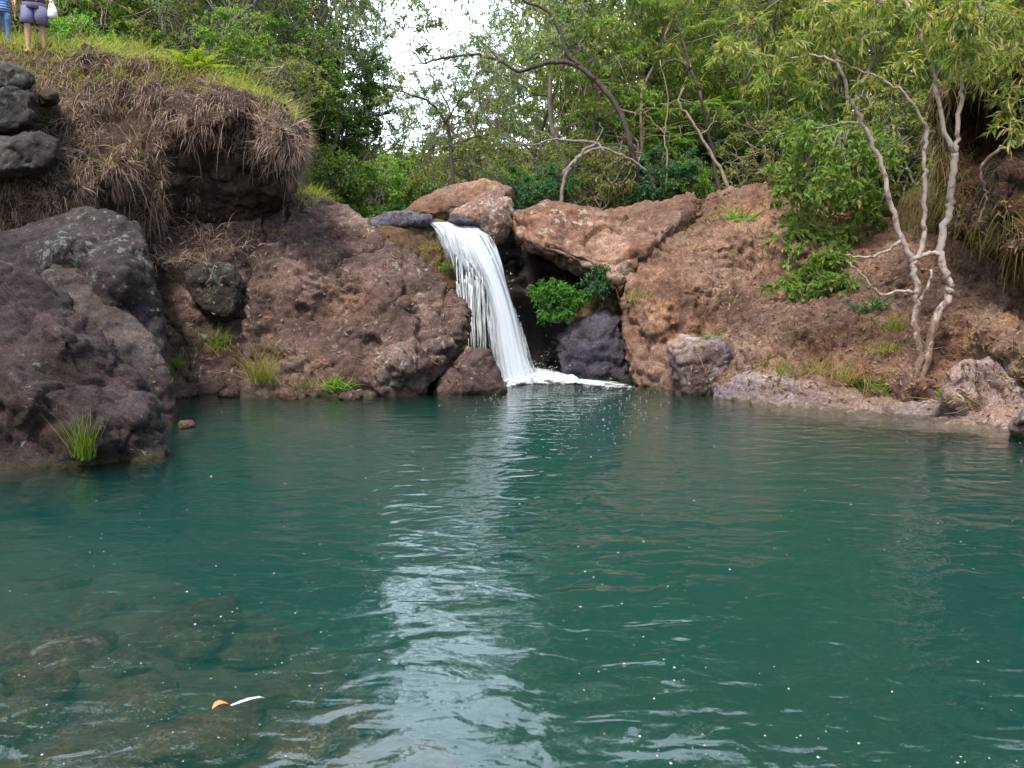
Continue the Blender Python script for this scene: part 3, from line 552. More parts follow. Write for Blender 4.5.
BV = [BVHTree.FromPolygons(v.tolist(), t.tolist()) for v, t in SOLIDS]
def ground_z(x, y, top=40.0):
    z = -9
    for b in BV:
        h = b.ray_cast(Vector((x, y, top)), Vector((0, 0, -1)))
        if h[0] is not None: z = max(z, h[0].z)
    return z
def hit_px(px, py):
    """first solid surface seen at this photo position"""
    a = P(px, py, 1.0); o = Vector((0, 0, CAMZ)); d = (a - o).normalized(); best = None
    for b in BV:
        h = b.ray_cast(o, d)
        if h[0] is not None and (best is None or h[3] < best[1]): best = (h[0], h[3], h[1])
    return best

# ------------------------------------------------------------------ waterfall, foam, stream
def fall_mat(name="falling_water", thin=0.0):
    m, nt, b = mat_new(name)
    uv = nd(nt, "ShaderNodeUVMap").outputs[0]
    mp = nd(nt, "ShaderNodeMapping", i_Vector=uv, i_Scale=(13, 2.6, 1)).outputs[0]
    n1 = nd(nt, "ShaderNodeTexNoise", i_Vector=mp, i_Scale=1.6, i_Detail=9, i_Roughness=0.72, i_Distortion=0.7).outputs[0]
    n2 = nd(nt, "ShaderNodeTexNoise", i_Vector=uv, i_Scale=5.5, i_Detail=6).outputs[0]
    b.inputs["Base Color"].default_value = (0.76, 0.84, 0.93, 1); b.inputs["Roughness"].default_value = 0.35
    a = math_n(nt, 'ADD', math_n(nt, 'MULTIPLY', n1, 1.0), math_n(nt, 'MULTIPLY', n2, 0.5))
    x = nd(nt, "ShaderNodeSeparateXYZ", i_0=uv).outputs[0]
    edge = ramp(nt, x, [(0.0, 0.0), (0.16, 0.75), (0.5, 1.0), (0.9, 1.0), (1.0, 0.1)])
    al = ramp(nt, math_n(nt, 'ADD', a, math_n(nt, 'MULTIPLY', edge, 0.36)), [(0.80, 0.0), (0.93, 0.6), (1.05, 1.0)])
    if thin: al = math_n(nt, 'MULTIPLY', al, ramp(nt, math_n(nt, 'ADD', nd(nt, "ShaderNodeSeparateXYZ", i_0=uv).outputs[1], math_n(nt, 'MULTIPLY', math_n(nt, 'SUBTRACT', n1, 0.5), 1.6)), [(0.30, 0.95), (0.68, 0.0)]))
    tr = nd(nt, "ShaderNodeBsdfTransparent"); tl = nd(nt, "ShaderNodeBsdfTranslucent"); tl.inputs[0].default_value = (0.86, 0.9, 0.95, 1)
    ad = nd(nt, "ShaderNodeMixShader", i_0=0.3, i_1=b.outputs[0], i_2=tl.outputs[0])
    mx = nd(nt, "ShaderNodeMixShader", i_0=al, i_1=tr.outputs[0], i_2=ad.outputs[0])
    nt.links.new(mx.outputs[0], nt.nodes["Material Output"].inputs[0])
    bp = nd(nt, "ShaderNodeBump", i_Height=n1, i_Strength=0.6, i_Distance=0.08); nt.links.new(bp.outputs[0], b.inputs["Normal"])
    return m
M['fall'] = fall_mat(); M['fallthin'] = fall_mat("thin_falling_water", 1.0)
M['foam'] = plain("white_foam", (0.80, 0.84, 0.87), 0.6, 0.0, 9, alt=(0.42, 0.52, 0.54))
wf = empty("waterfall", P(515, 382, 17.2)); tag(wf, "white waterfall pouring over the mossy ledge into the pool", "waterfall")
def sheet(name, L, Rr, off, seed, nu=46, nv=90, amp=0.05):
    Lp = smooth_path(L, 12); Rp = smooth_path(Rr, 12)
    tl = np.linspace(0, 1, len(Lp)); tr = np.linspace(0, 1, len(Rp)); tt = np.linspace(0, 1, nv)
    Lq = np.stack([np.interp(tt, tl, Lp[:, k]) for k in range(3)], 1); Rq = np.stack([np.interp(tt, tr, Rp[:, k]) for k in range(3)], 1)
    v = []; uvs = []
    uu = np.linspace(0, 1, nu)
    for j in range(nv):
        nz = perlin(np.stack([uu * 9 + seed, np.full(nu, tt[j] * 1.6), np.full(nu, seed * 3.3)], 1)) + 0.5 * perlin(np.stack([uu * 24 + seed, np.full(nu, tt[j] * 2.2), np.full(nu, seed * 1.3)], 1))
        for i in range(nu):
            q = Lq[j] * (1 - uu[i]) + Rq[j] * uu[i]
            w = P(q[0] + 2.6 * nz[i] * (1 + 1.5 * abs(2 * uu[i] - 1) ** 3), q[1], q[2] + off - 0.22 * math.sin(math.pi * uu[i]) + amp * nz[i]); v.append(w); uvs.append((uu[i] + seed * 1.7, tt[j] + seed * 0.61, 0))
    i = (np.arange(nv - 1)[:, None] * nu + np.arange(nu - 1)[None, :]).ravel()
    me = np_mesh(name, np.array(v) - np.array(wf.location), [np.stack([i, i + 1, i + nu + 1, i + nu], 1)])
    ul = me.uv_layers.new(name="UVMap"); li = np.empty(len(me.loops), np.int32); me.loops.foreach_get("vertex_index", li)
    # u is kept in 0..1 so that the edges of the sheet fray; the streak pattern is offset by v
    ua = np.array(uvs)[:, :2]; ua[:, 0] -= seed * 1.7
    if name == 'side_cascade': ua[:, 1] -= seed * 0.61
    ul.data.foreach_set("uv", ua[li].astype(np.float32).ravel())
    return link(name, me, M['fallthin' if name == 'side_cascade' else 'fall'], wf)
Lmain = [(446, 221, 18.6), (450, 229, 18.1), (458, 245, 17.75), (468, 262, 17.6), (482, 285, 17.5), (490, 315, 17.4), (493, 350, 17.3), (496, 384, 17.25)]
Rmain = [(470, 221, 18.6), (480, 227, 18.1), (492, 242, 17.75), (501, 262, 17.6), (510, 290, 17.5), (519, 320, 17.4), (526, 350, 17.3), (536, 384, 17.2)]
for k in range(3): sheet("cascade", Lmain, Rmain, -0.07 * k, k)
Ls = [(424, 222, 18.2), (434, 228, 17.9), (440, 246, 17.75), (445, 262, 17.7), (452, 282, 17.65), (460, 300, 17.6)]
Rs = [(462, 222, 18.2), (470, 232, 17.85), (477, 250, 17.7), (484, 266, 17.6), (490, 284, 17.55), (494, 300, 17.5)]
for k in range(2): sheet("side_cascade", Ls, Rs, -0.05 * k - 0.03, 5 + k)
mb = MB(); rng = np.random.RandomState(3)
for k in range(46):
    x = rng.uniform(456, 494); y0 = rng.uniform(255, 285); y1 = rng.uniform(335, 362) if x > 466 else rng.uniform(305, 335)
    ts = np.linspace(0, 1, 9); pts = [P(x + 3.5 * t + rng.normal(0, .25), y0 + (y1 - y0) * t, 17.5 + rng.uniform(-.12, .1)) - wf.location for t in ts]
    Yk = 17.45 + rng.uniform(-.15, .1); pts = [P(x + 3.0 * t + 0.3 * math.sin(7 * t + k), y0 + (y1 - y0) * t, Yk) - wf.location for t in ts]
    mb.tube(pts, np.linspace(0.011, 0.005, 9) * rng.uniform(.5, 1.3) * (1 + 0.5 * np.sin(np.arange(9) * 2.3 + k)), 5)
M['trickle'] = plain("trickle_water", (0.8, 0.86, 0.92), 0.25, 0.15, 9)
mb.build("trickle", M['trickle'], wf)
mb = MB(); sph = bmesh.new(); bmesh.ops.create_icosphere(sph, subdivisions=1, radius=1.0); sv = np.array([v.co[:] for v in sph.verts]); sf = np.array([[v.index for v in f.verts] for f in sph.faces]); sph.free()
for k in range(40):
    t = rng.rand() ** 0.6; q = np.array([np.interp(t * 7, range(8), [c[i] for c in Rmain]) for i in range(3)]); w = P(q[0] + rng.normal(0, 3), q[1] + rng.normal(0, 6), q[2] + rng.normal(-.05, .2)) - wf.location
    mb.add(sv * np.array([1, 1, rng.uniform(1, 3)]) * rng.uniform(0.003, 0.008) + np.array(w), None, sf)
for k in range(500):
    w = P(rng.normal(520, 20), 378 - abs(rng.normal(0, 9)), 17.2 + rng.normal(-.3, .3)) - wf.location
    mb.add(sv * rng.uniform(0.003, 0.010) + np.array(w), None, sf)
tag(mb.build("spray", M['foam'], wf, False), None, None, kind="stuff")
# churned foam where the water lands: lumpy sheet of froth
def foam_patch():
    ns, nr = 90, 16; ctr = Wt(545, 379); v = []; rng = np.random.RandomState(2)
    out = [(492, 385), (500, 372), (520, 367), (545, 369), (575, 375), (605, 380), (640, 386), (630, 389), (600, 387), (560, 385), (525, 385), (505, 388)]
    o2 = smooth_path(out + [out[0]], 8)[:-1]; ns = len(o2)
    for j in range(nr):
        t = (j + 1) / nr
        for i in range(ns):
            q = Wt(*o2[i]); w = ctr + (q - ctr) * t; v.append((w.x, w.y, 0))
    v = np.array(v); e = 1 - (np.repeat(np.arange(nr), ns) + 1) / nr
    h = 0.003 + np.power(np.clip(e, 0, 1), 0.9) * (0.03 + 0.16 * np.clip(fbm(v * 3.4, 4, True), -0.1, 1)); h = h * np.where(v[:, 0] > 1.2, 0.4, 1.0); jag = 0.12 * fbm(v * 2.5 + 9, 3); v[:, 0] += jag; v[:, 2] = h; v[-ns:, 2] = -0.03
    i = (np.arange(nr - 1)[:, None] * ns + np.arange(ns)[None, :]).ravel(); k = (np.arange(nr - 1)[:, None] * ns + (np.arange(ns)[None, :] + 1) % ns).ravel()
    cap = np.stack([np.full(ns, len(v)), np.arange(ns), (np.arange(ns) + 1) % ns], 1)
    v = np.concatenate([v, [[ctr.x, ctr.y, 0.12]]])
    me = np_mesh("foam", v, [np.stack([i, i + ns, k + ns, k], 1), cap]); ul = me.uv_layers.new(name="UVMap"); li = np.empty(len(me.loops), np.int32); me.loops.foreach_get("vertex_index", li)
    ev = np.concatenate([1 - e, [0]]); ul.data.foreach_set("uv", np.stack([ev[li], ev[li]], 1).astype(np.float32).ravel()); return me
def froth_mat():
    m, nt, b = mat_new("froth"); pos = nd(nt, "ShaderNodeNewGeometry").outputs["Position"]; u_ = nd(nt, "ShaderNodeSeparateXYZ", i_0=nd(nt, "ShaderNodeUVMap").outputs[0]).outputs[0]
    n_ = nd(nt, "ShaderNodeTexNoise", i_Vector=pos, i_Scale=5.0, i_Detail=8, i_Roughness=0.72).outputs[0]; n2 = nd(nt, "ShaderNodeTexVoronoi", i_Vector=pos, i_Scale=22.0).outputs["Distance"]
    b.inputs["Roughness"].default_value = 0.5; nt.links.new(mixc(nt, ramp(nt, n_, [(0.35, 0.0), (0.6, 1.0)]), (0.45, 0.56, 0.58), (0.82, 0.87, 0.92)), b.inputs["Base Color"])
    al = ramp(nt, math_n(nt, 'ADD', math_n(nt, 'SUBTRACT', 1.0, u_), math_n(nt, 'MULTIPLY', math_n(nt, 'SUBTRACT', n_, 0.5), 1.5)), [(0.05, 0.0), (0.34, 1.0)])
    nt.links.new(nd(nt, "ShaderNodeBump", i_Height=math_n(nt, 'ADD', n_, math_n(nt, 'MULTIPLY', n2, 0.5)), i_Strength=0.8, i_Distance=0.08).outputs[0], b.inputs["Normal"])
    mx = nd(nt, "ShaderNodeMixShader", i_0=al, i_1=nd(nt, "ShaderNodeBsdfTransparent").outputs[0], i_2=b.outputs[0]); nt.links.new(mx.outputs[0], nt.nodes["Material Output"].inputs[0]); return m
foam = link("foam", foam_patch(), froth_mat()); tag(foam, "white churned foam spreading at the waterfall's foot", "foam", kind="stuff")
# stream above the lip
st = []
for px, py, Y, w in [(452, 222, 18.3, .55), (448, 222, 19.5, .6), (430, 219, 21.5, .8), (405, 216, 25, 1.0), (385, 211, 32, 1.2)]:
    p = P(px, py, Y); st.append(((p.x - w, p.y, p.z + 0.02), (p.x + w, p.y, p.z + 0.02)))
sm = np_mesh("stream", np.array(st).reshape(-1, 3), [np.array([[2 * k, 2 * k + 1, 2 * k + 3, 2 * k + 2] for k in range(len(st) - 1)])])
mw, nt, b = mat_new("stream_water"); b.inputs["Base Color"].default_value = (0.03, 0.05, 0.05, 1); b.inputs["Roughness"].default_value = 0.08
bpn = nd(nt, "ShaderNodeBump", i_Height=nd(nt, "ShaderNodeTexNoise", i_Scale=9.0, i_Detail=4, i_Vector=nd(nt, "ShaderNodeNewGeometry").outputs["Position"]).outputs[0], i_Strength=0.6, i_Distance=0.05); nt.links.new(bpn.outputs[0], b.inputs["Normal"])
tag(link("stream", sm, mw), "narrow stream feeding the waterfall", "stream", kind="structure")
# drifting specks
mb = MB(); rng = np.random.RandomState(12)
for k in range(560):
    px = rng.uniform(-20, 1044); py = 395 + 400 * rng.rand() ** 0.8
    if py < 480 and px < 180: continue
    w = Wt(px, py)
    if perlin(np.array([[w.x * .9, w.y * .5, 3.3]]))[0] < rng.uniform(-.5, .25): continue
    s = 1.25 * rng.choice([0.0022, 0.003, 0.0042, 0.0055], p=[.4, .35, .2, .05]) * (0.6 + 0.1 * w.y)
    mb.add(sv * np.array([s, s * rng.uniform(.8, 1.5), s * 0.4]) + np.array([w.x, w.y, 0.001]), None, sf)
for k in range(420):
    w = Wt(rng.normal(575, 45), 386 + abs(rng.normal(0, 26))); s = rng.uniform(0.004, 0.011)
    mb.add(sv * np.array([s, s * 1.6, s * .4]) + np.array([w.x, w.y, 0.001]), None, sf)
tag(mb.build("floating_specks", plain("foam_speck", (0.52, 0.56, 0.56), 0.6, 0.4, 4)), "white specks of foam drifting over the pool", "foam specks", kind="stuff")
# floating leaf
lf = empty("floating_leaf", Wt(222, 709)); tag(lf, "orange leaf with a pale curled tip floating on the near water", "leaf")
def leaf_blade(pts, wid, lift):
    v = []; n = len(pts)
    for k, (x, y, z) in enumerate(pts):
        w = wid[k]; dx, dy = 0.45, 0.9
        for s in (-1, -0.5, 0, 0.5, 1): v.append((x + -dy * w * s * 0.5, y + dx * w * s, z + lift * s * s * w))
    i = (np.arange(n - 1)[:, None] * 5 + np.arange(4)[None, :]).ravel()
    top = np.array(v); bot = top - np.array([0, 0, 0.0015])
    f = np.stack([i, i + 1, i + 6, i + 5], 1)
    return np_mesh("leaf", np.concatenate([top, bot]), [f, f[:, ::-1] + len(top)])
bl = leaf_blade([(-0.035, -0.01, .006), (-0.02, -0.004, .013), (0, 0, .016), (0.02, 0.006, .012), (0.032, 0.012, .006)], [0.006, 0.026, 0.032, 0.022, 0.008], 0.5)
link("blade", bl, plain("orange_leaf", (0.75, 0.27, 0.06), 0.5, 0.35, 60), lf)
bl2 = leaf_blade([(0.03, 0.012, .005), (0.06, 0.026, .008), (0.10, 0.05, .012), (0.135, 0.075, .010), (0.15, 0.085, .006)], [0.008, 0.016, 0.018, 0.014, 0.004], 0.5)
link("tip", bl2, plain("pale_leaf", (0.55, 0.58, 0.6), 0.5, 0.3, 60), lf)
lf.scale = (1.0, 1.0, 1.0)

# ------------------------------------------------------------------ people on the bank top
def skin_body(name, joints, edges, mat, parent=None, sub=2, root=0):
    me = bpy.data.meshes.new("tmp"); me.from_pydata([j[0] for j in joints], edges, []); o = bpy.data.objects.new("tmp", me); C.objects.link(o)
    o.modifiers.new("k", 'SKIN'); sd = o.modifiers.new("s", 'SUBSURF'); sd.levels = sub; sd.render_levels = sub
    for k, j in enumerate(joints):
        d = me.skin_vertices[0].data[k]; r = j[1]; d.radius = r if hasattr(r, '__len__') else (r, r); d.use_root = (k == root)
    dg = bpy.context.evaluated_depsgraph_get(); m2 = bpy.data.meshes.new_from_object(o.evaluated_get(dg)); bpy.data.objects.remove(o); bpy.data.meshes.remove(me)
    m2.polygons.foreach_set("use_smooth", np.ones(len(m2.polygons), bool)); m2.materials.clear(); m2.name = name
    return link(name, m2, mat, parent)
M['skin'] = plain("skin", (0.56, 0.33, 0.24), 0.55, 0.10, 30)
M['hair'] = plain("dark_hair", (0.025, 0.018, 0.014), 0.5, 0.3, 60)
M['shorts'] = plain("grey_violet_cotton", (0.19, 0.19, 0.33), 0.9, 0.2, 40)
M['shirtp'] = plain("plum_cotton", (0.12, 0.07, 0.11), 0.9, 0.2, 40)
M['jeans'] = plain("blue_denim", (0.13, 0.23, 0.48), 0.9, 0.35, 30)
M['white'] = plain("white_cloth", (0.8, 0.8, 0.82), 0.9, 0.1, 20)
ms, nt, b = mat_new("blue_striped_cotton")
wv = nd(nt, "ShaderNodeTexWave", wave_type='BANDS', bands_direction='Z', i_Scale=5.2, i_Distortion=1.0, i_Vector=nd(nt, "ShaderNodeTexCoord").outputs["Object"])
nt.links.new(ramp(nt, wv.outputs[0], [(0.60, (0.01, 0.10, 0.50)), (0.75, (0.10, 0.26, 0.62)), (0.9, (0.5, 0.65, 0.85))]), b.inputs["Base Color"]); b.inputs["Roughness"].default_value = 0.9
M['stripe'] = ms
def revolve_sections(secs, n=20, flat_bottom=True):
    """closed cloth tube from stacked ellipses (cx,cy,z,rx,ry); inner wall gives it thickness"""
    th = np.arange(n) * 2 * np.pi / n; v = []
    for cx, cy, z, rx, ry in secs:
        fold = 1 + 0.035 * np.sin(th * 5 + z * 9); v.append(np.stack([cx + rx * fold * np.cos(th), cy + ry * fold * np.sin(th), np.full(n, z)], 1))
    for cx, cy, z, rx, ry in reversed(secs):
        v.append(np.stack([cx + (rx - .008) * np.cos(th), cy + (ry - .008) * np.sin(th), np.full(n, z)], 1))
    v = np.concatenate(v); m = 2 * len(secs); i = (np.arange(m)[:, None] * n + np.arange(n)[None, :]).ravel(); k = (np.arange(m)[:, None] * n + (np.arange(n)[None, :] + 1) % n).ravel()
    t = m * n; return v, np.stack([i, k, (k + n) % t, (i + n) % t], 1)
def person(loc, rz, scale, label, top, bottom, long_legs, hold):
    r = empty("person", loc, rz); tag(r, label, "person")
    J = []; E = []
    def j(p, rad): J.append((p, rad)); return len(J) - 1
    def chain(a, items):
        for p, rad in items:
            k = j(p, rad); E.append((a, k)); a = k
        return a
    pel = j((0, 0, .92), (.125, .10)); 
    ch = chain(pel, [((0, 0, 1.08), (.115, .085)), ((0, .01, 1.25), (.14, .095)), ((0, .01, 1.38), (.13, .085))])
    nk = chain(ch, [((0, 0, 1.47), .052), ((0, -.01, 1.54), .055), ((0, -.015, 1.60), (.072, .085)), ((0, -.01, 1.68), (.075, .09)), ((0, 0, 1.74), (.05, .06))])
    for s in (-1, 1):
        st_ = 0.06 if s > 0 else -0.05
        chain(pel, [((s * .09, 0, .84), .088), ((s * .095, st_ * .5, .66), .074), ((s * .10, st_ - .01, .50), .056), ((s * .10, st_ + .02, .36), .056), ((s * .105, st_ + .03, .20), .040), ((s * .11, st_ + .03, .09), .034), ((s * .115, st_ - .02, .04), .036), ((s * .125, st_ - .10, .028), (.028, .036)), ((s * .13, st_ - .15, .022), (.022, .032))])
        el = chain(ch, [((s * .17, .01, 1.39), .052), ((s * .215, .02, 1.26), .044), ((s * .25, .03, 1.10), .036), ((s * .262, -.02, .96), .030), ((s * .268, -.05, .87), .022)])
        pm = chain(el, [((s * .268, -.06, .83), (.020, .034))])
        for f in range(4):
            dy = -.033 + f * .022; chain(pm, [((s * .266, -.062 + dy, .78), .0095), ((s * .260, -.062 + dy, .745 + (.008 if f in (0, 3) else 0)), .009), ((s * .250, -.060 + dy, .72 + (.012 if f in (0, 3) else 0)), .008)])
        chain(pm, [((s * .258, -.105, .81), .010), ((s * .250, -.115, .78), .0095)])
    body = skin_body("body", J, E, M['skin'], r, 2)
    # face
    for s in (-1, 1): mb = MB(); mb.add(sv * np.array([.012, .008, .008]) + np.array([s * .03, -.095, 1.655]), None, sf); mb.build("eye", M['hair'], r)
    mb = MB(); mb.tube([(0, -.095, 1.65), (0, -.112, 1.625), (0, -.10, 1.615)], [.008, .013, .010], 8); mb.build("nose", M['skin'], r)
    mb = MB(); mb.tube([(-.025, -.088, 1.585), (0, -.098, 1.583), (.025, -.088, 1.585)], [.003, .007, .003], 6); mb.build("mouth", plain("lips", (.4, .16, .14), .5), r)
    hb = bmesh.new(); bmesh.ops.create_uvsphere(hb, u_segments=20, v_segments=14, radius=1.0)
    for v in hb.verts: v.co = Vector((v.co.x * .088, v.co.y * .105 + .018, v.co.z * .10 + 1.69)) if v.co.y > -.55 or v.co.z > .35 else Vector((v.co.x * .06, v.co.y * .06 + .03, v.co.z * .06 + 1.69))
    hm = bpy.data.meshes.new("hair"); hb.to_mesh(hm); hb.free(); hm.polygons.foreach_set("use_smooth", np.ones(len(hm.polygons), bool)); link("hair", hm, M['hair'], r)
    # shirt with sleeves
    mb = MB(); v, f = revolve_sections([(0, .0, .84, .175, .135), (0, 0, .95, .168, .130), (0, .005, 1.08, .155, .115), (0, .01, 1.24, .178, .125), (0, .01, 1.36, .172, .112), (0, .005, 1.43, .11, .085), (0, 0, 1.47, .07, .068)]); mb.add(v, f)
    for s in (-1, 1): mb.tube(smooth_path([(s * .12, .01, 1.39), (s * .185, .012, 1.36), (s * .218, .02, 1.26), (s * .235, .025, 1.17)], 4), np.linspace(.07, .062, 13), 12)
    mb.build("shirt", M[top], r)
    mb = MB()
    if long_legs:
        v, f = revolve_sections([(0, 0, .80, .155, .12), (0, 0, .90, .16, .12), (0, 0, .98, .15, .11)]); mb.add(v, f)
        for s in (-1, 1):
            st_ = 0.06 if s > 0 else -0.05
            v, f = revolve_sections([(s * .11, st_ + .03, .05, .055, .06), (s * .105, st_ + .03, .22, .058, .062), (s * .10, st_, .48, .072, .075), (s * .095, st_ * .5, .66, .088, .09), (s * .08, 0, .84, .098, .11)], 14); mb.add(v, f)
    else:
        v, f = revolve_sections([(0, 0, .74, .185, .135), (0, 0, .82, .18, .132), (0, 0, .90, .165, .125), (0, 0, .99, .145, .11)]); mb.add(v, f)
        for s in (-1, 1):
            v, f = revolve_sections([(s * .108, (0.06 if s > 0 else -.05) * .6, .50, .115, .12), (s * .10, 0, .62, .112, .118), (s * .09, 0, .78, .105, .12)], 14); mb.add(v, f)
    mb.build("trousers" if long_legs else "shorts", M[bottom], r)
    r.scale = (scale,) * 3
    return r
def stand(px, Y):
    x = P(px, 50, Y).x; return (x, Y, ground_z(x, Y) - 0.01)
pa = person(stand(36, 15.55), R(18), 1.0, "person in grey violet shorts standing bare legged on the bank top", 'shirtp', 'shorts', False, True)
pb = person(stand(4, 16.3), R(200), 0.74, "child in blue striped shirt and jeans standing behind the bank edge", 'stripe', 'jeans', True, False)
# white cloth bag in the adult's hand
wx = empty("cloth_bag", pa.matrix_world @ Vector((0, 0, 0))); 
bpy.context.view_layer.update()
hp = pa.matrix_world @ Vector((.258, -.07, .78)); wx.location = hp + Vector((0.03, 0, -.16)); tag(wx, "white cloth bag hanging from the hand of the person in shorts", "bag")
mb = MB(); v, f = revolve_sections([(0, 0, -.02, .05, .03), (0, 0, .03, .085, .05), (.005, 0, .10, .08, .05), (.0, 0, .17, .06, .035), (-.01, 0, .22, .035, .025)], 16); mb.add(v, f); mb.build("pouch", M['white'], wx)
mb = MB()
for s in (-1, 1): mb.tube(smooth_path([(s * .03, 0, .21), (s * .02, 0, .25), (-.02, 0, .285)], 4), .008, 6)
mb.build("handle", M['white'], wx)

# ------------------------------------------------------------------ vegetation
L = {}
L['olive'] = leaf_mat("olive_leaf", [(0.130, 0.183, 0.046), (0.211, 0.275, 0.066), (0.276, 0.351, 0.079), (0.374, 0.427, 0.112), (0.520, 0.458, 0.185)])
L['far'] = leaf_mat("far_leaf", [(0.169, 0.227, 0.073), (0.254, 0.325, 0.091), (0.338, 0.406, 0.121), (0.423, 0.439, 0.169)])
L['dark'] = leaf_mat("dark_leaf", [(0.058, 0.111, 0.030), (0.099, 0.192, 0.040), (0.158, 0.271, 0.051), (0.257, 0.383, 0.075)])
L['bright'] = leaf_mat("bright_leaf", [(0.124, 0.263, 0.046), (0.185, 0.395, 0.068), (0.277, 0.499, 0.080), (0.400, 0.605, 0.117)], 0.45)
L['yellow'] = leaf_mat("yellow_green_leaf", [(0.117, 0.200, 0.054), (0.184, 0.286, 0.066), (0.267, 0.358, 0.072), (0.367, 0.443, 0.084), (0.550, 0.501, 0.120)], 0.45)
L['grey'] = leaf_mat("grey_green_leaf", [(0.151, 0.202, 0.117), (0.228, 0.289, 0.158), (0.329, 0.379, 0.201), (0.403, 0.454, 0.276)])
L['teal'] = leaf_mat("blue_green_leaf", [(0.046, 0.126, 0.067), (0.068, 0.190, 0.087), (0.114, 0.274, 0.116)])
L['dry'] = leaf_mat("dry_grass_blade", [(0.20, 0.135, 0.10), (0.36, 0.245, 0.19), (0.50, 0.36, 0.29), (0.62, 0.48, 0.40)], 0.2, 0.8)
L['grass'] = leaf_mat("green_grass_blade", [(0.16, 0.20, 0.02), (0.27, 0.31, 0.035), (0.40, 0.41, 0.06), (0.48, 0.42, 0.12)], 0.4, 0.6)
L['fresh'] = leaf_mat("fresh_grass_blade", [(0.10, 0.20, 0.02), (0.17, 0.30, 0.025), (0.27, 0.40, 0.045)], 0.4, 0.6)
L['hang'] = leaf_mat("hanging_grass_blade", [(0.10, 0.10, 0.025), (0.17, 0.15, 0.03), (0.22, 0.15, 0.06), (0.14, 0.08, 0.04)], 0.3, 0.7)
B = {}
B['grey'] = bark_mat("grey_bark", (0.11, 0.085, 0.08), (0.29, 0.24, 0.225))
B['dark'] = bark_mat("dark_bark", (0.03, 0.024, 0.022), (0.09, 0.07, 0.062))
B['pale'] = bark_mat("white_bark", (0.07, 0.042, 0.032), (0.24, 0.155, 0.12), (0.42, 0.35, 0.305), 9)
B['tan'] = bark_mat("tan_bark", (0.14, 0.10, 0.07), (0.34, 0.27, 0.20))

def unit(a): return a / (np.linalg.norm(a, axis=-1, keepdims=True) + 1e-9)
def leafy_twigs(wood, fol, rng, c, out, r, nt_, nl, ll, lw, droop=0.3, flat=0.55, twr=0.006, feather=False):
    """a spray: nt_ twigs from c, nl leaves along each"""
    for t in range(nt_):
        d = unit(rng.normal(size=3) * np.array([1, 1, flat]) + 0.6 * out); ln = r * rng.uniform(0.5, 1.15)
        tt = np.linspace(0, 1, 4); pts = c + d[None, :] * (tt * ln)[:, None] + np.array([0, 0, -1]) * (droop * ln * tt ** 2)[:, None] * 0.5
        pts[1:] += rng.normal(0, 0.03 * r, (3, 3))
        wood.tube(pts, np.linspace(twr, twr * 0.35, 4), 3, False)
        s = rng.uniform(0.15, 1.0, nl) if not feather else np.linspace(0.1, 1.0, nl)
        base = np.stack([np.interp(s, tt, pts[:, k]) for k in range(3)], 1)
        ax = np.broadcast_to(unit(pts[-1] - pts[0]), (nl, 3))
        if feather:
            sd = unit(np.cross(ax, np.array([0, 0, 1.0]))) * np.where(np.arange(nl) % 2, 1, -1)[:, None]; ld = unit(sd + 0.35 * ax + rng.normal(0, .15, (nl, 3))); nr = np.array([0, 0, 1.0]) + rng.normal(0, .25, (nl, 3))
        else:
            ld = unit(rng.normal(size=(nl, 3)) + 0.7 * ax + np.array([0, 0, -droop])); nr = np.array([0, 0, 1.0]) + rng.normal(0, .5, (nl, 3))
        fol.leaves(base, ld, nr, ll * rng.uniform(.6, 1.25, nl), lw * rng.uniform(.7, 1.2, nl))
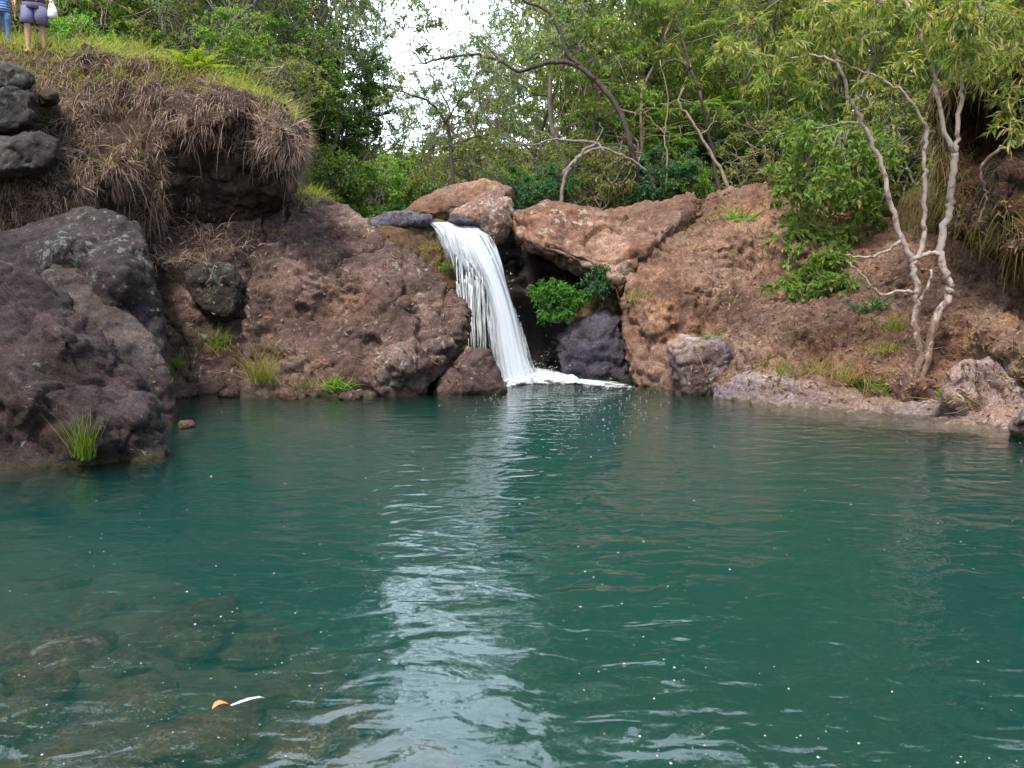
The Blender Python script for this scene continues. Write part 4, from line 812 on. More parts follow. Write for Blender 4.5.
def tree_mesh(name, seed, H, crown, trunk_r, nclump, nt_, nl, ll, lw, clump_r, wood_m, leaf_m, lean=(0, 0), droop=0.3, stems=1, low=0.25, feather=False, flat=0.55, bare=10):
    """a tree of height H whose crown fills an uneven ellipsoid crown=(rx,ry) from low*H to H; returned as a root with trunk and crown"""
    rng = np.random.RandomState(seed); wood = MB(); fol = MB(); rx, ry = crown
    limbs = []
    for s in range(stems):
        a0 = rng.uniform(0, 6.28); k = 9; t = np.linspace(0, 1, k); wob = np.cumsum(rng.normal(0, 0.035 * H, (k, 2)), 0); wob[0] = 0
        spread = (0.35 * rx if stems > 1 else 0.1 * rx)
        pts = np.stack([lean[0] * t * H + wob[:, 0] + math.cos(a0) * spread * t ** 1.5, lean[1] * t * H + wob[:, 1] + math.sin(a0) * spread * t ** 1.5, t * H * 0.88], 1)
        pts = smooth_path(pts, 4); rr = trunk_r * (1 - 0.85 * np.linspace(0, 1, len(pts))) * (1 if stems == 1 else 0.65); rr[:3] *= np.array([1.5, 1.25, 1.1])
        wood.tube(pts, rr, 8); limbs.append((pts, rr))
        for m in range(6):
            i = rng.randint(int(len(pts) * max(.15, low * .8)), len(pts) - 4); st_ = pts[i]; az = rng.uniform(0, 6.28); up = rng.uniform(.15, .8); ln = rng.uniform(.5, .95) * max(rx, ry)
            tt = np.linspace(0, 1, 6); d = np.array([math.cos(az) * rx / max(rx, ry), math.sin(az) * ry / max(rx, ry), up]); q = st_ + d * (tt * ln)[:, None]; q[1:] += np.cumsum(rng.normal(0, .06 * ln, (5, 3)), 0)
            q = smooth_path(q, 3); r2 = rr[i] * 0.6 * (1 - .8 * np.linspace(0, 1, len(q))); wood.tube(q, r2, 6); limbs.append((q, r2))
    allp = np.concatenate([l[0][2:] for l in limbs]); zc = H * (1 + low) / 2; rz = H * (1 - low) / 2
    cen = 0
    lobes = rng.normal(size=(7, 3)); lobes = unit(lobes); lr = rng.uniform(.72, 1.12, 7)
    while cen < nclump:
        p = unit(rng.normal(size=3)) * rng.uniform(.25, 1) ** .5; w = np.argmax(lobes @ unit(p)); p = p * lr[w]
        c = np.array([p[0] * rx + lean[0] * H * .6, p[1] * ry + lean[1] * H * .6, zc + p[2] * rz])
        if c[2] < low * H * .7: continue
        i = np.argmin(np.linalg.norm(allp - c, axis=1)); a = allp[i]; ln = np.linalg.norm(c - a); tt = np.linspace(0, 1, 5)[:, None]
        q = a + (c - a) * tt + rng.normal(0, .05 * ln, (5, 3)) * np.array([0, 1, 1, 1, 0])[:, None] + np.array([0, 0, .12 * ln]) * (tt * (1 - tt)) * 2
        wood.tube(q, np.linspace(.012 + .008 * ln, .006, 5), 4, False)
        leafy_twigs(wood, fol, rng, c, unit(c - a), clump_r * rng.uniform(.6, 1.3), nt_, nl, ll, lw, droop, flat, feather=feather); cen += 1
    for k in range(bare):
        a = allp[rng.randint(len(allp))]; d = unit(rng.normal(size=3) + np.array([0, 0, .3])); ln = rng.uniform(.5, 1.3) * .35 * H; tt = np.linspace(0, 1, 6); q = a + d * (tt * ln)[:, None]; q[1:] += np.cumsum(rng.normal(0, .05 * ln, (5, 3)), 0); wood.tube(q, np.linspace(.018, .005, 6), 4)
    r = empty(name); wood.build("trunk", wood_m, r); fol.build("crown", leaf_m, r, False)
    return r
T = {}
T['olive'] = tree_mesh("tree", 101, 8.0, (2.9, 2.6), .13, 150, 7, 12, .13, .05, .62, B['grey'], L['olive'], low=.12, stems=2, bare=26)
T['olive2'] = tree_mesh("tree", 102, 7.0, (2.8, 2.4), .11, 130, 7, 12, .12, .045, .6, B['grey'], L['grey'], low=.08, stems=3, bare=30)
T['dark'] = tree_mesh("tree", 103, 8.0, (2.8, 2.6), .15, 190, 8, 14, .14, .07, .6, B['dark'], L['dark'], low=.05, bare=4)
T['feather'] = tree_mesh("tree", 104, 7.5, (3.0, 2.4), .10, 120, 7, 26, .085, .028, .6, B['tan'], L['bright'], low=.15, stems=2, feather=True, flat=.25, droop=.15, bare=16)
T['long'] = tree_mesh("tree", 105, 8.0, (2.8, 2.6), .12, 140, 7, 12, .22, .04, .6, B['grey'], L['yellow'], low=.12, stems=2, droop=.9, bare=14)
T['shrub'] = tree_mesh("shrub", 106, 2.4, (1.5, 1.3), .05, 90, 7, 12, .10, .045, .36, B['grey'], L['bright'], low=.0, stems=4, bare=6)
T['shrubd'] = tree_mesh("shrub", 107, 2.2, (1.6, 1.3), .05, 90, 7, 12, .11, .05, .36, B['dark'], L['dark'], low=.0, stems=4, bare=6)
T['shrubt'] = tree_mesh("shrub", 108, 1.8, (1.3, 1.1), .04, 70, 7, 12, .12, .055, .34, B['dark'], L['teal'], low=.0, stems=4, bare=3)
T['shrubo'] = tree_mesh("shrub", 109, 2.6, (1.6, 1.3), .05, 80, 7, 11, .09, .04, .4, B['grey'], L['olive'], low=.0, stems=4, bare=24)
used = set()
def plant(kind, px, Y, label, sc=1.0, rz=0.0, group=None, py=None, sink=0.1, cat=None):
    x = P(px, 200, Y).x; z = ground_z(x, Y) - sink if py is None else P(px, py, Y).z
    if kind in used: r = dup(T[kind], (x, Y, z), rz, sc)
    else:
        r = T[kind]; used.add(kind); r.location = (x, Y, z); r.rotation_euler = (0, 0, rz); r.scale = (sc, sc, sc) if not hasattr(sc, '__len__') else sc
    return tag(r, label, cat or ("tree" if not kind.startswith('shrub') else "shrub"), group)
GT = "trees on the wooded bank"
plant('olive2', 255, 22, "twiggy grey green tree behind the left bank's right end", 0.95, 0.3, GT)
plant('dark', 330, 24, "dense dark green tree filling the gap left of the stream", (0.62, 0.62, 0.5), 0.7, GT)
plant('olive', 175, 25, "olive tree behind the grassy top of the left bank", (1.15, 1.1, 1.5), 2.0, GT)
plant('dark', 75, 26, "dark leafy tree behind the person in shorts", (1.15, 1.1, 1.5), 3.0, GT)
plant('feather', -40, 24, "feathery tree partly cut by the top left corner", (1.1, 1.1, 1.6), 1.0, GT)
plant('olive2', 262, 27, "grey twiggy tree reaching up at the left side of the sky gap", (1.0, 1.0, 1.75), 4.2, GT)
plant('dark', 300, 21, "dark bushy tree below the end of the left bank", (0.5, 0.5, 0.42), 5.2, GT)
plant('olive2', 560, 25, "sparse grey tree at the right side of the sky gap", (0.95, 0.95, 1.1), 1.2, GT)
plant('olive', 590, 23, "olive tree rising behind the overhanging slab", (1.0, 1.0, 1.35), 4.4, GT)
plant('feather', 650, 22.5, "bright feathery green tree right of the arching dead branch", 0.95, 0.4, GT)
plant('olive', 600, 29, "taller olive tree standing behind the arching dead branch", (1.2, 1.2, 1.7), 0.9, GT)
plant('long', 745, 22.5, "yellow green long leaved tree above the rock bank's crest", 0.95, 1.9, GT)
plant('feather', 740, 28, "feathery tree behind the leaning bare stick", (1.2, 1.2, 1.7), 3.6, GT)
plant('olive2', 815, 25, "grey green tree behind the leafy creeper", (1.15, 1.15, 1.6), 2.5, GT)
plant('long', 860, 21, "long leaved drooping tree over the leafy creeper", 0.95, 5.0, GT)
plant('long', 960, 19, "yellow green drooping tree behind the white barked tree's top", 0.9, 0.2, GT)
plant('olive', 930, 27, "olive tree far behind the white barked tree", (1.25, 1.25, 1.7), 3.3, GT)
plant('long', 1060, 17.5, "drooping tree cut by the top right corner", 0.85, 2.2, GT)
plant('dark', 690, 33, "dark tree deep in the wood behind the feathery trees", 1.2, 1.0, GT)
plant('dark', 480, 33, "dark tree far upstream behind the red boulders", 0.75, 2.4, GT)
plant('olive2', 485, 28, "sparse twiggy tree right of the sky gap, lower than its neighbours", 0.8, 5.5, GT)
plant('olive2', 342, 26.5, "sparse twiggy tree left of the sky gap above the dense dark tree", 0.78, 3.9, GT)
plant('olive2', 322, 23, "grey twiggy tree leaning over the left bank's nose beside the sky gap", (0.8, 0.8, 1.05), 0.5, GT)
plant('olive2', 225, 21, "pale twiggy tree close behind the ridge right of the yellow fern", (0.6, 0.6, 0.75), 2.7, GT)
plant('long', 280, 20.5, "small yellow green tree just beyond the left bank's grassy end", (0.36, 0.36, 0.36), 1.2, GT)
plant('feather', 215, 23.5, "bright feathery tree above the yellow fern", (0.6, 0.6, 0.7), 2.2, GT)
plant('olive2', 420, 30, "low hazy olive tree closing the bottom of the sky gap", (0.5, 0.5, 0.7), 1.9, GT)
plant('olive2', 350, 24.5, "slim twiggy tree standing at the left edge of the sky gap", (0.55, 0.55, 0.98), 4.9, GT)
GS = "shrubs along the bank tops"
plant('shrubt', 540, 20.8, "low blue green shrub on top of the overhanging slab", 0.8, 0.0, GS)
plant('shrubo', 475, 22, "twiggy olive shrub behind the red boulders above the falls", 1.0, 1.0, GS)
plant('shrubo', 600, 21.3, "bare twiggy shrub right of the low blue green shrub", 0.9, 2.6, GS)
plant('shrubt', 665, 20.6, "blue green shrub left of the leaning bare stick", 0.75, 3.0, GS)
plant('shrub', 690, 21, "bright green shrub at the foot of the leaning bare stick", 0.7, 0.6, GS)
plant('shrubo', 770, 21, "olive shrub at the crest of the rock bank", 1.0, 4.0, GS)
plant('shrubd', 395, 23, "dark shrub above the low wet boulder", 0.8, 0.4, GS)
plant('shrubd', 335, 20, "dark green shrub behind the biggest boulder's crest", 0.75, 1.4, GS)
plant('shrub', 375, 21.5, "mid green shrub between the dark shrubs upstream", 0.7, 5.1, GS)
plant('shrub', 95, 19.5, "green shrub right of the person in shorts", 0.8, 2.9, GS)
plant('shrubd', 150, 20, "dark shrub behind the yellow fern", 0.85, 4.4, GS)
plant('shrub', 240, 19, "green shrub at the right end of the grassy ridge", 0.75, 3.7, GS)
plant('shrubo', 30, 20, "olive shrub behind the two people", 0.95, 0.9, GS)
plant('shrubo', 285, 18.6, "twiggy shrub at the nose of the left bank", 0.7, 2.1, GS)
plant('shrubd', 850, 19.6, "dark shrub behind the leafy creeper", 1.0, 3.1, GS)
plant('shrubo', 905, 18.6, "olive shrub between the white stems at the bank's top", 1.0, 5.6, GS)

for k, (px, Y, kd, sc, lb) in enumerate([(420, 26, 'shrubo', .9, "olive shrub far upstream between the dark shrubs and the dark stemmed tree"), (510, 23.5, 'shrub', .9, "bright shrub behind the broad overhanging slab's left end"), (575, 23, 'shrubo', 1.15, "tall olive shrub under the arching dead branch"), (630, 23.5, 'shrub', 1.2, "bright shrub right of the arching dead branch's foot"),
    (700, 24.5, 'shrub', 1.4, "large bright shrub behind the leaning bare stick"), (745, 23.5, 'shrubt', 1.3, "blue green shrub below the yellow green tree at the crest"), (790, 22.5, 'shrub', 1.2, "bright shrub left of the leafy creeper's top"), (815, 27, 'shrubo', 1.8, "large olive shrub in the wood behind the creeper"),
    (120, 24, 'shrub', 1.5, "large green shrub behind the left ridge's middle"), (185, 23, 'shrubo', 1.4, "olive shrub above the yellow fern"), (210, 25, 'shrub', 1.8, "large bright shrub behind the olive shrub above the fern"), (60, 25, 'shrubd', 1.7, "large dark shrub behind the people"), (265, 23.5, 'shrubo', 1.5, "grey olive shrub beyond the ridge's right end"), (-10, 23, 'shrub', 1.4, "green shrub cut by the left edge behind the child"), (310, 25, 'shrub', 1.3, "mid green shrub beyond the left bank's nose"), (160, 28, 'shrubd', 2.3, "big dark shrub deep behind the left ridge"), (650, 29, 'shrubd', 2.2, "big dark shrub deep in the wood behind the feathery tree"), (760, 31, 'shrub', 2.4, "big green shrub deep in the wood behind the crest"), (880, 24, 'shrub', 1.7, "green shrub high behind the white stems"), (560, 31, 'shrubo', 1.8, "olive shrub deep in the wood behind the arching branch")]):
    plant(kd, px, Y, lb, sc, 1.3 * k, GS)

# ---- traced bare stems and branches
def branch_set(name, paths, Y, bark, label, cat, base=None, sprays=(), leafm=None, ll=.12, lw=.05, seed=0, group=None, spray_r=.4, nt_=7, nl=11, droop=.4):
    """paths: [( [(px,py),...], r0, r1 )] in the plane Y metres away (or per point depth)"""
    rng = np.random.RandomState(seed); wood = MB(); fol = MB(); b = base or P(*paths[0][0][0][:2], Y); b = np.array(b)
    for pts, r0, r1 in paths:
        q = np.array([P(p[0], p[1], (p[2] if len(p) > 2 else Y)) for p in pts]); q = smooth_path(q, 5) if len(q) > 2 else q
        q = q + np.concatenate([[np.zeros(3)], rng.normal(0, .012, (len(q) - 2, 3)), [np.zeros(3)]]) if len(q) > 2 else q
        rr = 0.85 * np.linspace(r0, r1, len(q)) * (1 + .05 * rng.normal(size=len(q)).clip(-1, 1)); wood.tube(q - b, rr, 9)
    for sx, sy, sY, sr in sprays:
        c = np.array(P(sx, sy, sY)) - b; leafy_twigs(wood, fol, rng, c, np.array([0, 0, .2]), sr, nt_, nl, ll, lw, droop)
    r = empty(name, b); wood.build("trunk", bark, r)
    if sprays: fol.build("crown", leafm, r, False)
    return tag(r, label, cat, group)
rng = np.random.RandomState(77)
spr = []
for cx, cy, sx, sy, n in [(820, 15, 30, 16, 10), (870, 20, 30, 18, 10), (925, 22, 30, 20, 12), (985, 25, 34, 24, 22), (960, 60, 30, 14, 10), (1010, 60, 16, 24, 9), (795, 55, 26, 20, 9), (870, 72, 14, 8, 4), (745, 40, 20, 14, 6)]:
    for k in range(int(n * .7)): spr.append((rng.normal(cx, sx), rng.normal(cy, sy), 12.7 + rng.normal(0, .7), rng.uniform(.28, .45)))
white = branch_set("tree", [
    ([(914, 396), (926, 366), (934, 323), (949, 297), (950, 286), (943, 270), (941, 249), (943, 229), (949, 215), (951, 197), (954, 171), (955, 153)], .070, .052),
    ([(955, 153), (945, 135), (937, 95), (932, 69), (924, 43), (914, 20), (895, -30, 12.9)], .042, .018),
    ([(955, 153), (957, 140), (961, 98), (962, 82), (968, 54), (974, 25), (988, -30, 12.5)], .042, .018),
    ([(914, 396), (918, 375), (919, 355), (916, 329), (917, 297), (914, 269), (908, 252), (900, 234), (894, 213), (885, 181), (876, 153), (862, 122), (849, 98), (838, 64), (831, 45), (828, 20), (818, -30, 12.9)], .066, .018),
    ([(914, 266), (921, 250), (924, 231), (924, 218), (925, 176), (924, 155), (927, 129), (920, 116), (906, 95), (885, 80), (862, 71), (835, 60, 12.5)], .045, .015),
    ([(912, 259), (926, 254), (941, 255)], .04, .035), ([(917, 292), (900, 291), (880, 293), (861, 274), (850, 262)], .03, .01), ([(902, 240), (885, 252), (866, 257), (845, 255)], .03, .01),
    ([(838, 64), (815, 55), (795, 58), (775, 50)], .03, .01), ([(920, 300), (928, 285), (931, 270)], .03, .02),
    ([(862, 122), (840, 124), (815, 128)], .025, .01)],
    12.7, B['pale'], "slender white barked tree with forked stems leaning at the right water's edge", "tree", sprays=spr, leafm=L['yellow'], ll=.16, lw=.036, seed=9, droop=.8, nl=13)
branch_set("tree", [([(453, 192), (451, 150), (446, 123), (430, 103), (406, 93), (383, 86)], .055, .014), ([(446, 123), (456, 105), (470, 92), (486, 84)], .03, .01), ([(430, 103), (424, 92), (412, 84)], .018, .007), ([(451, 150), (470, 138), (490, 136), (519, 143)], .028, .01)],
    21.0, B['dark'], "small dark stemmed tree leaning into the sky gap above the red boulders", "tree", sprays=[(x + rng.normal(0, 5), y + rng.normal(0, 6), 21.0 + rng.normal(0, .3), rng.uniform(.25, .42)) for x, y in [(383, 86), (395, 78), (410, 84), (425, 92), (440, 90), (470, 92), (486, 84), (455, 80), (500, 140), (480, 120), (440, 110), (465, 105), (495, 110), (515, 125), (410, 110), (430, 130)]], leafm=L['grey'], seed=4, nl=8)
branch_set("tree", [([(640, 190, 20.6), (632, 150), (618, 110), (596, 80), (569, 63), (546, 63), (519, 71), (499, 60), (473, 55), (443, 58), (423, 63), (410, 50), (386, 61)], .08, .012), ([(596, 80), (580, 66), (566, 53), (559, 30), (546, 10), (523, 0), (505, -20)], .06, .03), ([(423, 63), (405, 66), (386, 72)], .018, .008), ([(499, 60), (480, 40), (462, 30)], .022, .008)],
    20.2, B['dark'], "dark limbed tree whose long horizontal branch crosses the sky gap", "tree", sprays=[(rng.uniform(385, 600), rng.uniform(-5, 75), 20.2 + rng.normal(0, .5), rng.uniform(.3, .5)) for k in range(44)], leafm=L['grey'], seed=6, nl=9)
branch_set("dead_tree", [([(560, 205), (564, 180), (572, 166), (582, 153), (596, 143)], .05, .035), ([(604, 152), (596, 143), (575, 141), (553, 140), (535, 144), (519, 143), (500, 137)], .04, .012), ([(562, 176), (580, 156), (600, 148), (616, 153), (632, 160), (648, 172)], .045, .02), ([(553, 140), (545, 132), (530, 130)], .02, .008), ([(596, 143), (602, 132), (600, 122)], .02, .008)],
    19.9, B['grey'], "bare dead branch arching over the overhanging slab's rim", "dead branch", seed=7)
branch_set("bare_stick", [([(730, 190), (716, 162), (700, 135), (688, 115), (679, 101), (684, 88)], .05, .02), ([(700, 135), (712, 125), (716, 110)], .015, .006)], 20.0, B['tan'], "leaning bare stick standing on the rock bank's crest", "dead stem", seed=8)
branch_set("sapling", [([(666, 192), (667, 160), (664, 135), (668, 100), (660, 60)], .03, .012), ([(664, 135), (650, 118), (641, 108)], .015, .006)], 20.2, B['tan'], "thin upright bare sapling left of the leaning stick", "sapling", seed=18)
branch_set("hanging_root", [([(1024, 140, 12.4), (1011, 145, 12.4), (996, 152, 12.5), (982, 166, 12.6), (980, 174, 12.6), (985, 190, 12.6), (984, 205, 12.6), (979, 224, 12.6)], .035, .012)], 12.6, B['pale'], "pale bent root hanging from the dark overhanging bank", "root", seed=10)
branch_set("dead_branch", [([(700, 90, 20), (690, 70, 20), (672, 60, 20), (656, 70, 20)], .04, .015), ([(690, 70, 20), (682, 40, 20), (676, 15, 20)], .04, .02), ([(720, 200, 20.4), (712, 150, 20.4), (700, 90, 20)], .05, .04)], 20, B['dark'], "dark crooked snag rising behind the leaning bare stick", "dead tree", seed=11)

# ---- leafy creeper hanging down the rock bank
rng = np.random.RandomState(21); wood = MB(); fol = MB(); cb = np.array(P(840, 150, 17.2))
for k in range(150):
    t = rng.rand() ** 1.1; py = 120 + 172 * t + rng.normal(0, 6); c0 = 840 - 24 * t + rng.normal(0, 6); wd = 56 * (1 - .6 * t) ** .8 + 7; px = rng.uniform(c0 - wd, c0 + wd * (1 if t < .6 else .6)); h = hit_px(px, py)
    Yc = (h[0].y - rng.uniform(.15, .6)) if h and py > 190 else 17.0 + rng.normal(0, .5)
    c = np.array(P(px, py, min(Yc, 18.5))) - cb; leafy_twigs(wood, fol, rng, c, np.array([0, -.6, -.2]), rng.uniform(.22, .42), 5, 7, .15, .08, .6)
for k in range(10):
    x0 = rng.uniform(805, 875); q = []
    for t in np.linspace(0, 1, 8):
        px = x0 + rng.normal(0, 4) - 20 * t; py = 130 + 140 * t; h = hit_px(px, py); q.append(np.array(P(px, py, min((h[0].y - .1) if h and py > 190 else 17.2, 18.5))) - cb)
    wood.tube(smooth_path(q, 4), np.linspace(.02, .006, 29), 5)
cr = empty("creeper", cb); wood.build("stems", B['grey'], cr); fol.build("foliage", leaf_mat("creeper_leaf", [(0.08, 0.18, 0.03), (0.13, 0.28, 0.045), (0.19, 0.37, 0.06), (0.27, 0.42, 0.10), (0.34, 0.40, 0.13)]), cr, False); tag(cr, "broad leaved green creeper hanging down the right rock bank", "creeper")

# ---- bushes in the hollow
def bush(px, py, Y, rpx, n, leafm, label, seed, ll=.09, lw=.035, droop=.5, ry=.8):
    rng = np.random.RandomState(seed); wood = MB(); fol = MB(); b = np.array(P(px, py + rpx * .9, Y)); k = Y / F
    for i in range(n):
        d = unit(rng.normal(size=3)); rr = rpx * k * rng.uniform(.2, .95) ** .6; c = d * rr * np.array([1, .7, ry]) + np.array([0, -.1, rpx * k * .85]); c[2] = max(c[2], .05)
        wood.tube(smooth_path([np.zeros(3), c * .5 + rng.normal(0, .03, 3), c], 3), np.linspace(.012, .004, 7), 4)
        leafy_twigs(wood, fol, rng, c, d, .17, 6, 12, ll, lw, droop, .9, .003)
    r = empty("bush", b); wood.build("stems", B['grey'], r); fol.build("foliage", leafm, r, False); return tag(r, label, "bush")
bush(558, 298, 17.3, 27, 70, L['bush'] if 'bush' in L else leaf_mat("hollow_leaf", [(0.05, 0.17, 0.02), (0.08, 0.25, 0.03), (0.12, 0.33, 0.04)], .45), "bright green feathery bush growing in the dark hollow by the waterfall", 61)
bush(598, 279, 17.2, 15, 26, L['teal'], "smaller grey green bush right of the bright bush, under the overhang", 62)

# ---- tufts and small plants
def tuft(px, py, n, h, leafm, label, cat="grass tuft", spread=.12, seed=0, wid=.008, lean=.55, droop=.7, name="grass_tuft", group=None):
    rng = np.random.RandomState(seed + 300); n = int(n * 1.4); ht = hit_px(px, py); b = np.array(ht[0]) if ht else np.array(Wt(px, py)); mb = MB()
    p = rng.normal(0, spread, (n, 3)) * np.array([1, .5, .25]); d = np.stack([rng.normal(0, lean, n), rng.normal(-.15, lean * .6, n), np.ones(n)], 1)
    n = int(n); mb.blades(p + np.array([0, -.02, 0]), d, 1.2 * h * rng.uniform(.45, 1.1, n), wid, droop, rng, 4); o = mb.build(name, leafm); o.location = b; return tag(o, label, cat, group)
tuft(86, 458, 60, .42, L['fresh'], "bright green grass tuft at the foot of the sloping slab boulder", spread=.05, seed=1, wid=.010, lean=.22, droop=.4)
tuft(176, 366, 60, .32, L['fresh'], "yellow green grass tuft in the recess beside the lichen boulder", spread=.14, seed=2)
tuft(216, 345, 90, .42, L['fresh'], "green grass tuft on the ledge under the dark rock block", spread=.2, seed=3)
tuft(262, 382, 130, .62, L['grass'], "tall yellow green grass clump at the waterline left of the biggest boulder", spread=.13, seed=4, lean=.4)
tuft(302, 388, 34, .26, L['fresh'], "small grass tuft right of the tall grass clump", spread=.08, seed=5)
tuft(222, 352, 60, .3, L['grass'], "short yellowish grass patch below the ledge tuft", spread=.22, seed=6)
tuft(335, 388, 70, .26, L['fresh'], "low green fern at the foot of the biggest boulder", "fern", spread=.14, seed=7, wid=.02, lean=.9, name="fern")
tuft(784, 375, 80, .28, L['fresh'], "green grass patch at the left end of the pale ledge", spread=.22, seed=8)
tuft(820, 372, 34, .3, L['grass'], "dry yellow grass tuft right of the first green patch", spread=.1, seed=9)
tuft(880, 390, 80, .24, L['fresh'], "green grass patch on the pale ledge left of the white barked tree", spread=.2, seed=10)
tuft(848, 380, 60, .32, L['grass'], "yellow grass tuft between the two green patches on the ledge", spread=.14, seed=11)
tuft(893, 330, 70, .3, L['fresh'], "bright green tuft on the slope halfway up beside the white stems", spread=.12, seed=12)
tuft(888, 352, 90, .36, L['grass'], "yellow green hanging tuft below the slope's bright tuft", spread=.14, seed=13, droop=1.6)
tuft(940, 396, 12, .16, L['grass'], "tiny yellow sprout right of the white barked tree's base", spread=.05, seed=14, wid=.014)
tuft(715, 338, 26, .18, L['fresh'], "short tuft on top of the squarish pale boulder", spread=.1, seed=15)
tuft(738, 222, 60, .4, L['fresh'], "small leafy green plant high on the rock bank", "plant", spread=.2, seed=16, wid=.03, lean=.9, name="plant")
tuft(870, 310, 30, .4, L['teal'], "blue green leafy sprig on the slope below the creeper", "plant", spread=.12, seed=17, wid=.035, lean=1.0, name="plant")
tuft(640, 300, 50, .25, L['grass'], "yellow moss grass on the left shoulder of the rock bank", spread=.2, seed=19)
tuft(474, 284, 110, .20, L['fresh'], "green moss tuft sticking out of the falling water", "moss", spread=.16, seed=20, droop=1.8, wid=.012, name="moss_tuft")
tuft(690, 232, 30, .25, L['grass'], "thin yellowish tuft on the crest left of the small leafy plant", spread=.15, seed=22)
tuft(606, 303, 110, .3, L['grass'], "yellow hanging grass below the grey green bush in the hollow", spread=.28, seed=23, droop=1.6)
tuft(200, 236, 160, .5, L['dry'], "dry straw coloured grass hanging over the recess left of the biggest boulder", spread=.4, seed=31, droop=2.0, name="dry_grass_tuft")
tuft(175, 262, 160, .5, L['dry'], "dry straw coloured grass clump beside the lichen boulder's right edge", spread=.3, seed=32, droop=1.8, name="dry_grass_tuft")
tuft(228, 250, 120, .4, L['dry'], "dry straw coloured grass above the dark rock block", spread=.3, seed=33, droop=2.0, name="dry_grass_tuft")
tuft(446, 268, 140, .16, L['fresh'], "bright yellow green moss patch left of the falling water", "moss", spread=.16, seed=34, droop=1.5, wid=.014, name="moss_tuft")
tuft(424, 248, 90, .12, L['grass'], "yellowish moss patch on the top of the mossy ledge", "moss", spread=.2, seed=35, droop=1.5, wid=.012, name="moss_tuft")
# yellow fern on the ridge
rng = np.random.RandomState(31); mb = MB(); fb = np.array([P(196, 66, 15.8).x, 15.8, 0]); fb[2] = ground_z(fb[0], fb[1])
for k in range(40):
    az = rng.uniform(0, 6.28); ln = rng.uniform(.5, .95); el = rng.uniform(.3, 1.1); t = np.linspace(0.1, 1, 16); d = np.array([math.cos(az) * math.cos(el), math.sin(az) * math.cos(el), math.sin(el)])
    q = d * (t * ln)[:, None] + np.array([0, 0, -.35 * ln]) * (t ** 2)[:, None]
    sd = unit(np.cross(d, [0, 0, 1.0]))
    for s in (-1, 1): mb.leaves(q, unit(s * sd + .3 * d + rng.normal(0, .1, (16, 3))), np.array([0, 0, 1.0]) + rng.normal(0, .2, (16, 3)), .16 * (1.1 - t), np.full(16, .045))
fe = mb.build("fern", leaf_mat("yellow_fern", [(0.22, 0.32, 0.02), (0.32, 0.42, 0.03), (0.42, 0.48, 0.04)], .45), None, False); fe.location = fb; tag(fe, "bright yellow green fern on the grassy ridge of the left bank", "fern")

# ---- fallen leaves and twigs caught on the right bank
def litter(rock_o, n, name, label, seed, pxr):
    rng = np.random.RandomState(seed); q = []
    while len(q) < n:
        px, py = rng.uniform(*pxr[0]), rng.uniform(*pxr[1]); h = hit_px(px, py)
        if h and h[0].z > .12 and h[0].y < 21: q.append((h[0] + h[2] * .012, h[2]))
        else: n -= 1
    p = np.array([a for a, b_ in q]); nr = np.array([b_ for a, b_ in q]); mb = MB(); d = unit(np.cross(nr, rng.normal(size=p.shape)))
    mb.leaves(p, d, nr + rng.normal(0, .35, p.shape), rng.uniform(.05, .13, len(p)), rng.uniform(.025, .05, len(p)))
    for k in range(len(p) // 9):
        c = p[rng.randint(len(p))] + np.array([0, -.02, .0]); t = unit(rng.normal(size=3) * np.array([1, .4, .6])); ln = rng.uniform(.15, .5); mb.tube([c, c + t * ln * .5 + rng.normal(0, .02, 3), c + t * ln], [.006, .005, .003], 4)
    return tag(mb.build(name, leaf_mat("dead_leaf", [(0.10, 0.055, 0.03), (0.18, 0.10, 0.05), (0.28, 0.17, 0.09), (0.36, 0.25, 0.15), (0.24, 0.20, 0.07)], .15, .8), None, False), label, "leaf litter", kind="stuff")
litter(None, 2200, "leaf_litter", "fallen dry leaves and twigs caught on the right rock bank", 71, ((690, 1023), (200, 420)))
litter(None, 500, "leaf_litter", "fallen dry leaves scattered on the boulders left of the waterfall", 72, ((150, 470), (210, 395)))

# ---- dry grass and green grass on the left bank, hanging grass on the right bank
def sample_surface(v, t, n, rng):
    a = np.cross(v[t[:, 1]] - v[t[:, 0]], v[t[:, 2]] - v[t[:, 0]]); ar = np.linalg.norm(a, axis=1); i = rng.choice(len(t), n, p=ar / ar.sum()); r1 = np.sqrt(rng.rand(n)); r2 = rng.rand(n)
    p = v[t[i, 0]] * (1 - r1)[:, None] + v[t[i, 1]] * (r1 * (1 - r2))[:, None] + v[t[i, 2]] * (r1 * r2)[:, None]; return p, a[i] / (ar[i][:, None] + 1e-12)
def to_px(p):
    d = p - np.array([0, 0, CAMZ]); f = d[:, 1] * cp - d[:, 2] * sp; u_ = d[:, 1] * sp + d[:, 2] * cp; return 512 + F * d[:, 0] / f, 384 - F * u_ / f
rng = np.random.RandomState(41)
mw_ = np.array(bank_l.location); vb, tb = surf_arrays(bank_l.data); vb = vb + mw_
p, nr = sample_surface(vb, tb, 260000, rng); front = nr[:, 1] < 0.55; p = p[front]; nr = nr[front]; px, py = to_px(p)
top = 54 + np.interp(px, [0, 45, 95, 150, 200, 240, 278, 300, 308], [0, -2, 0, 8, 20, 34, 50, 66, 86])
dens = fbm(p * 1.3 + 3, 3); below = py - top
keep = (px > -150) & (((below < 40) & (dens > -.4)) | ((px < 165) & (dens > -.25)) | ((below < 70) & (dens > -.1)) | ((dens > .2) & ((px < 165) | (dens > .42))))
p = p[keep]; nr = nr[keep]; px = px[keep]; py = py[keep]; below = below[keep]; k = rng.permutation(len(p))[:78000]; p = p[k]; nr = nr[k]; below = below[k]; px = px[k]
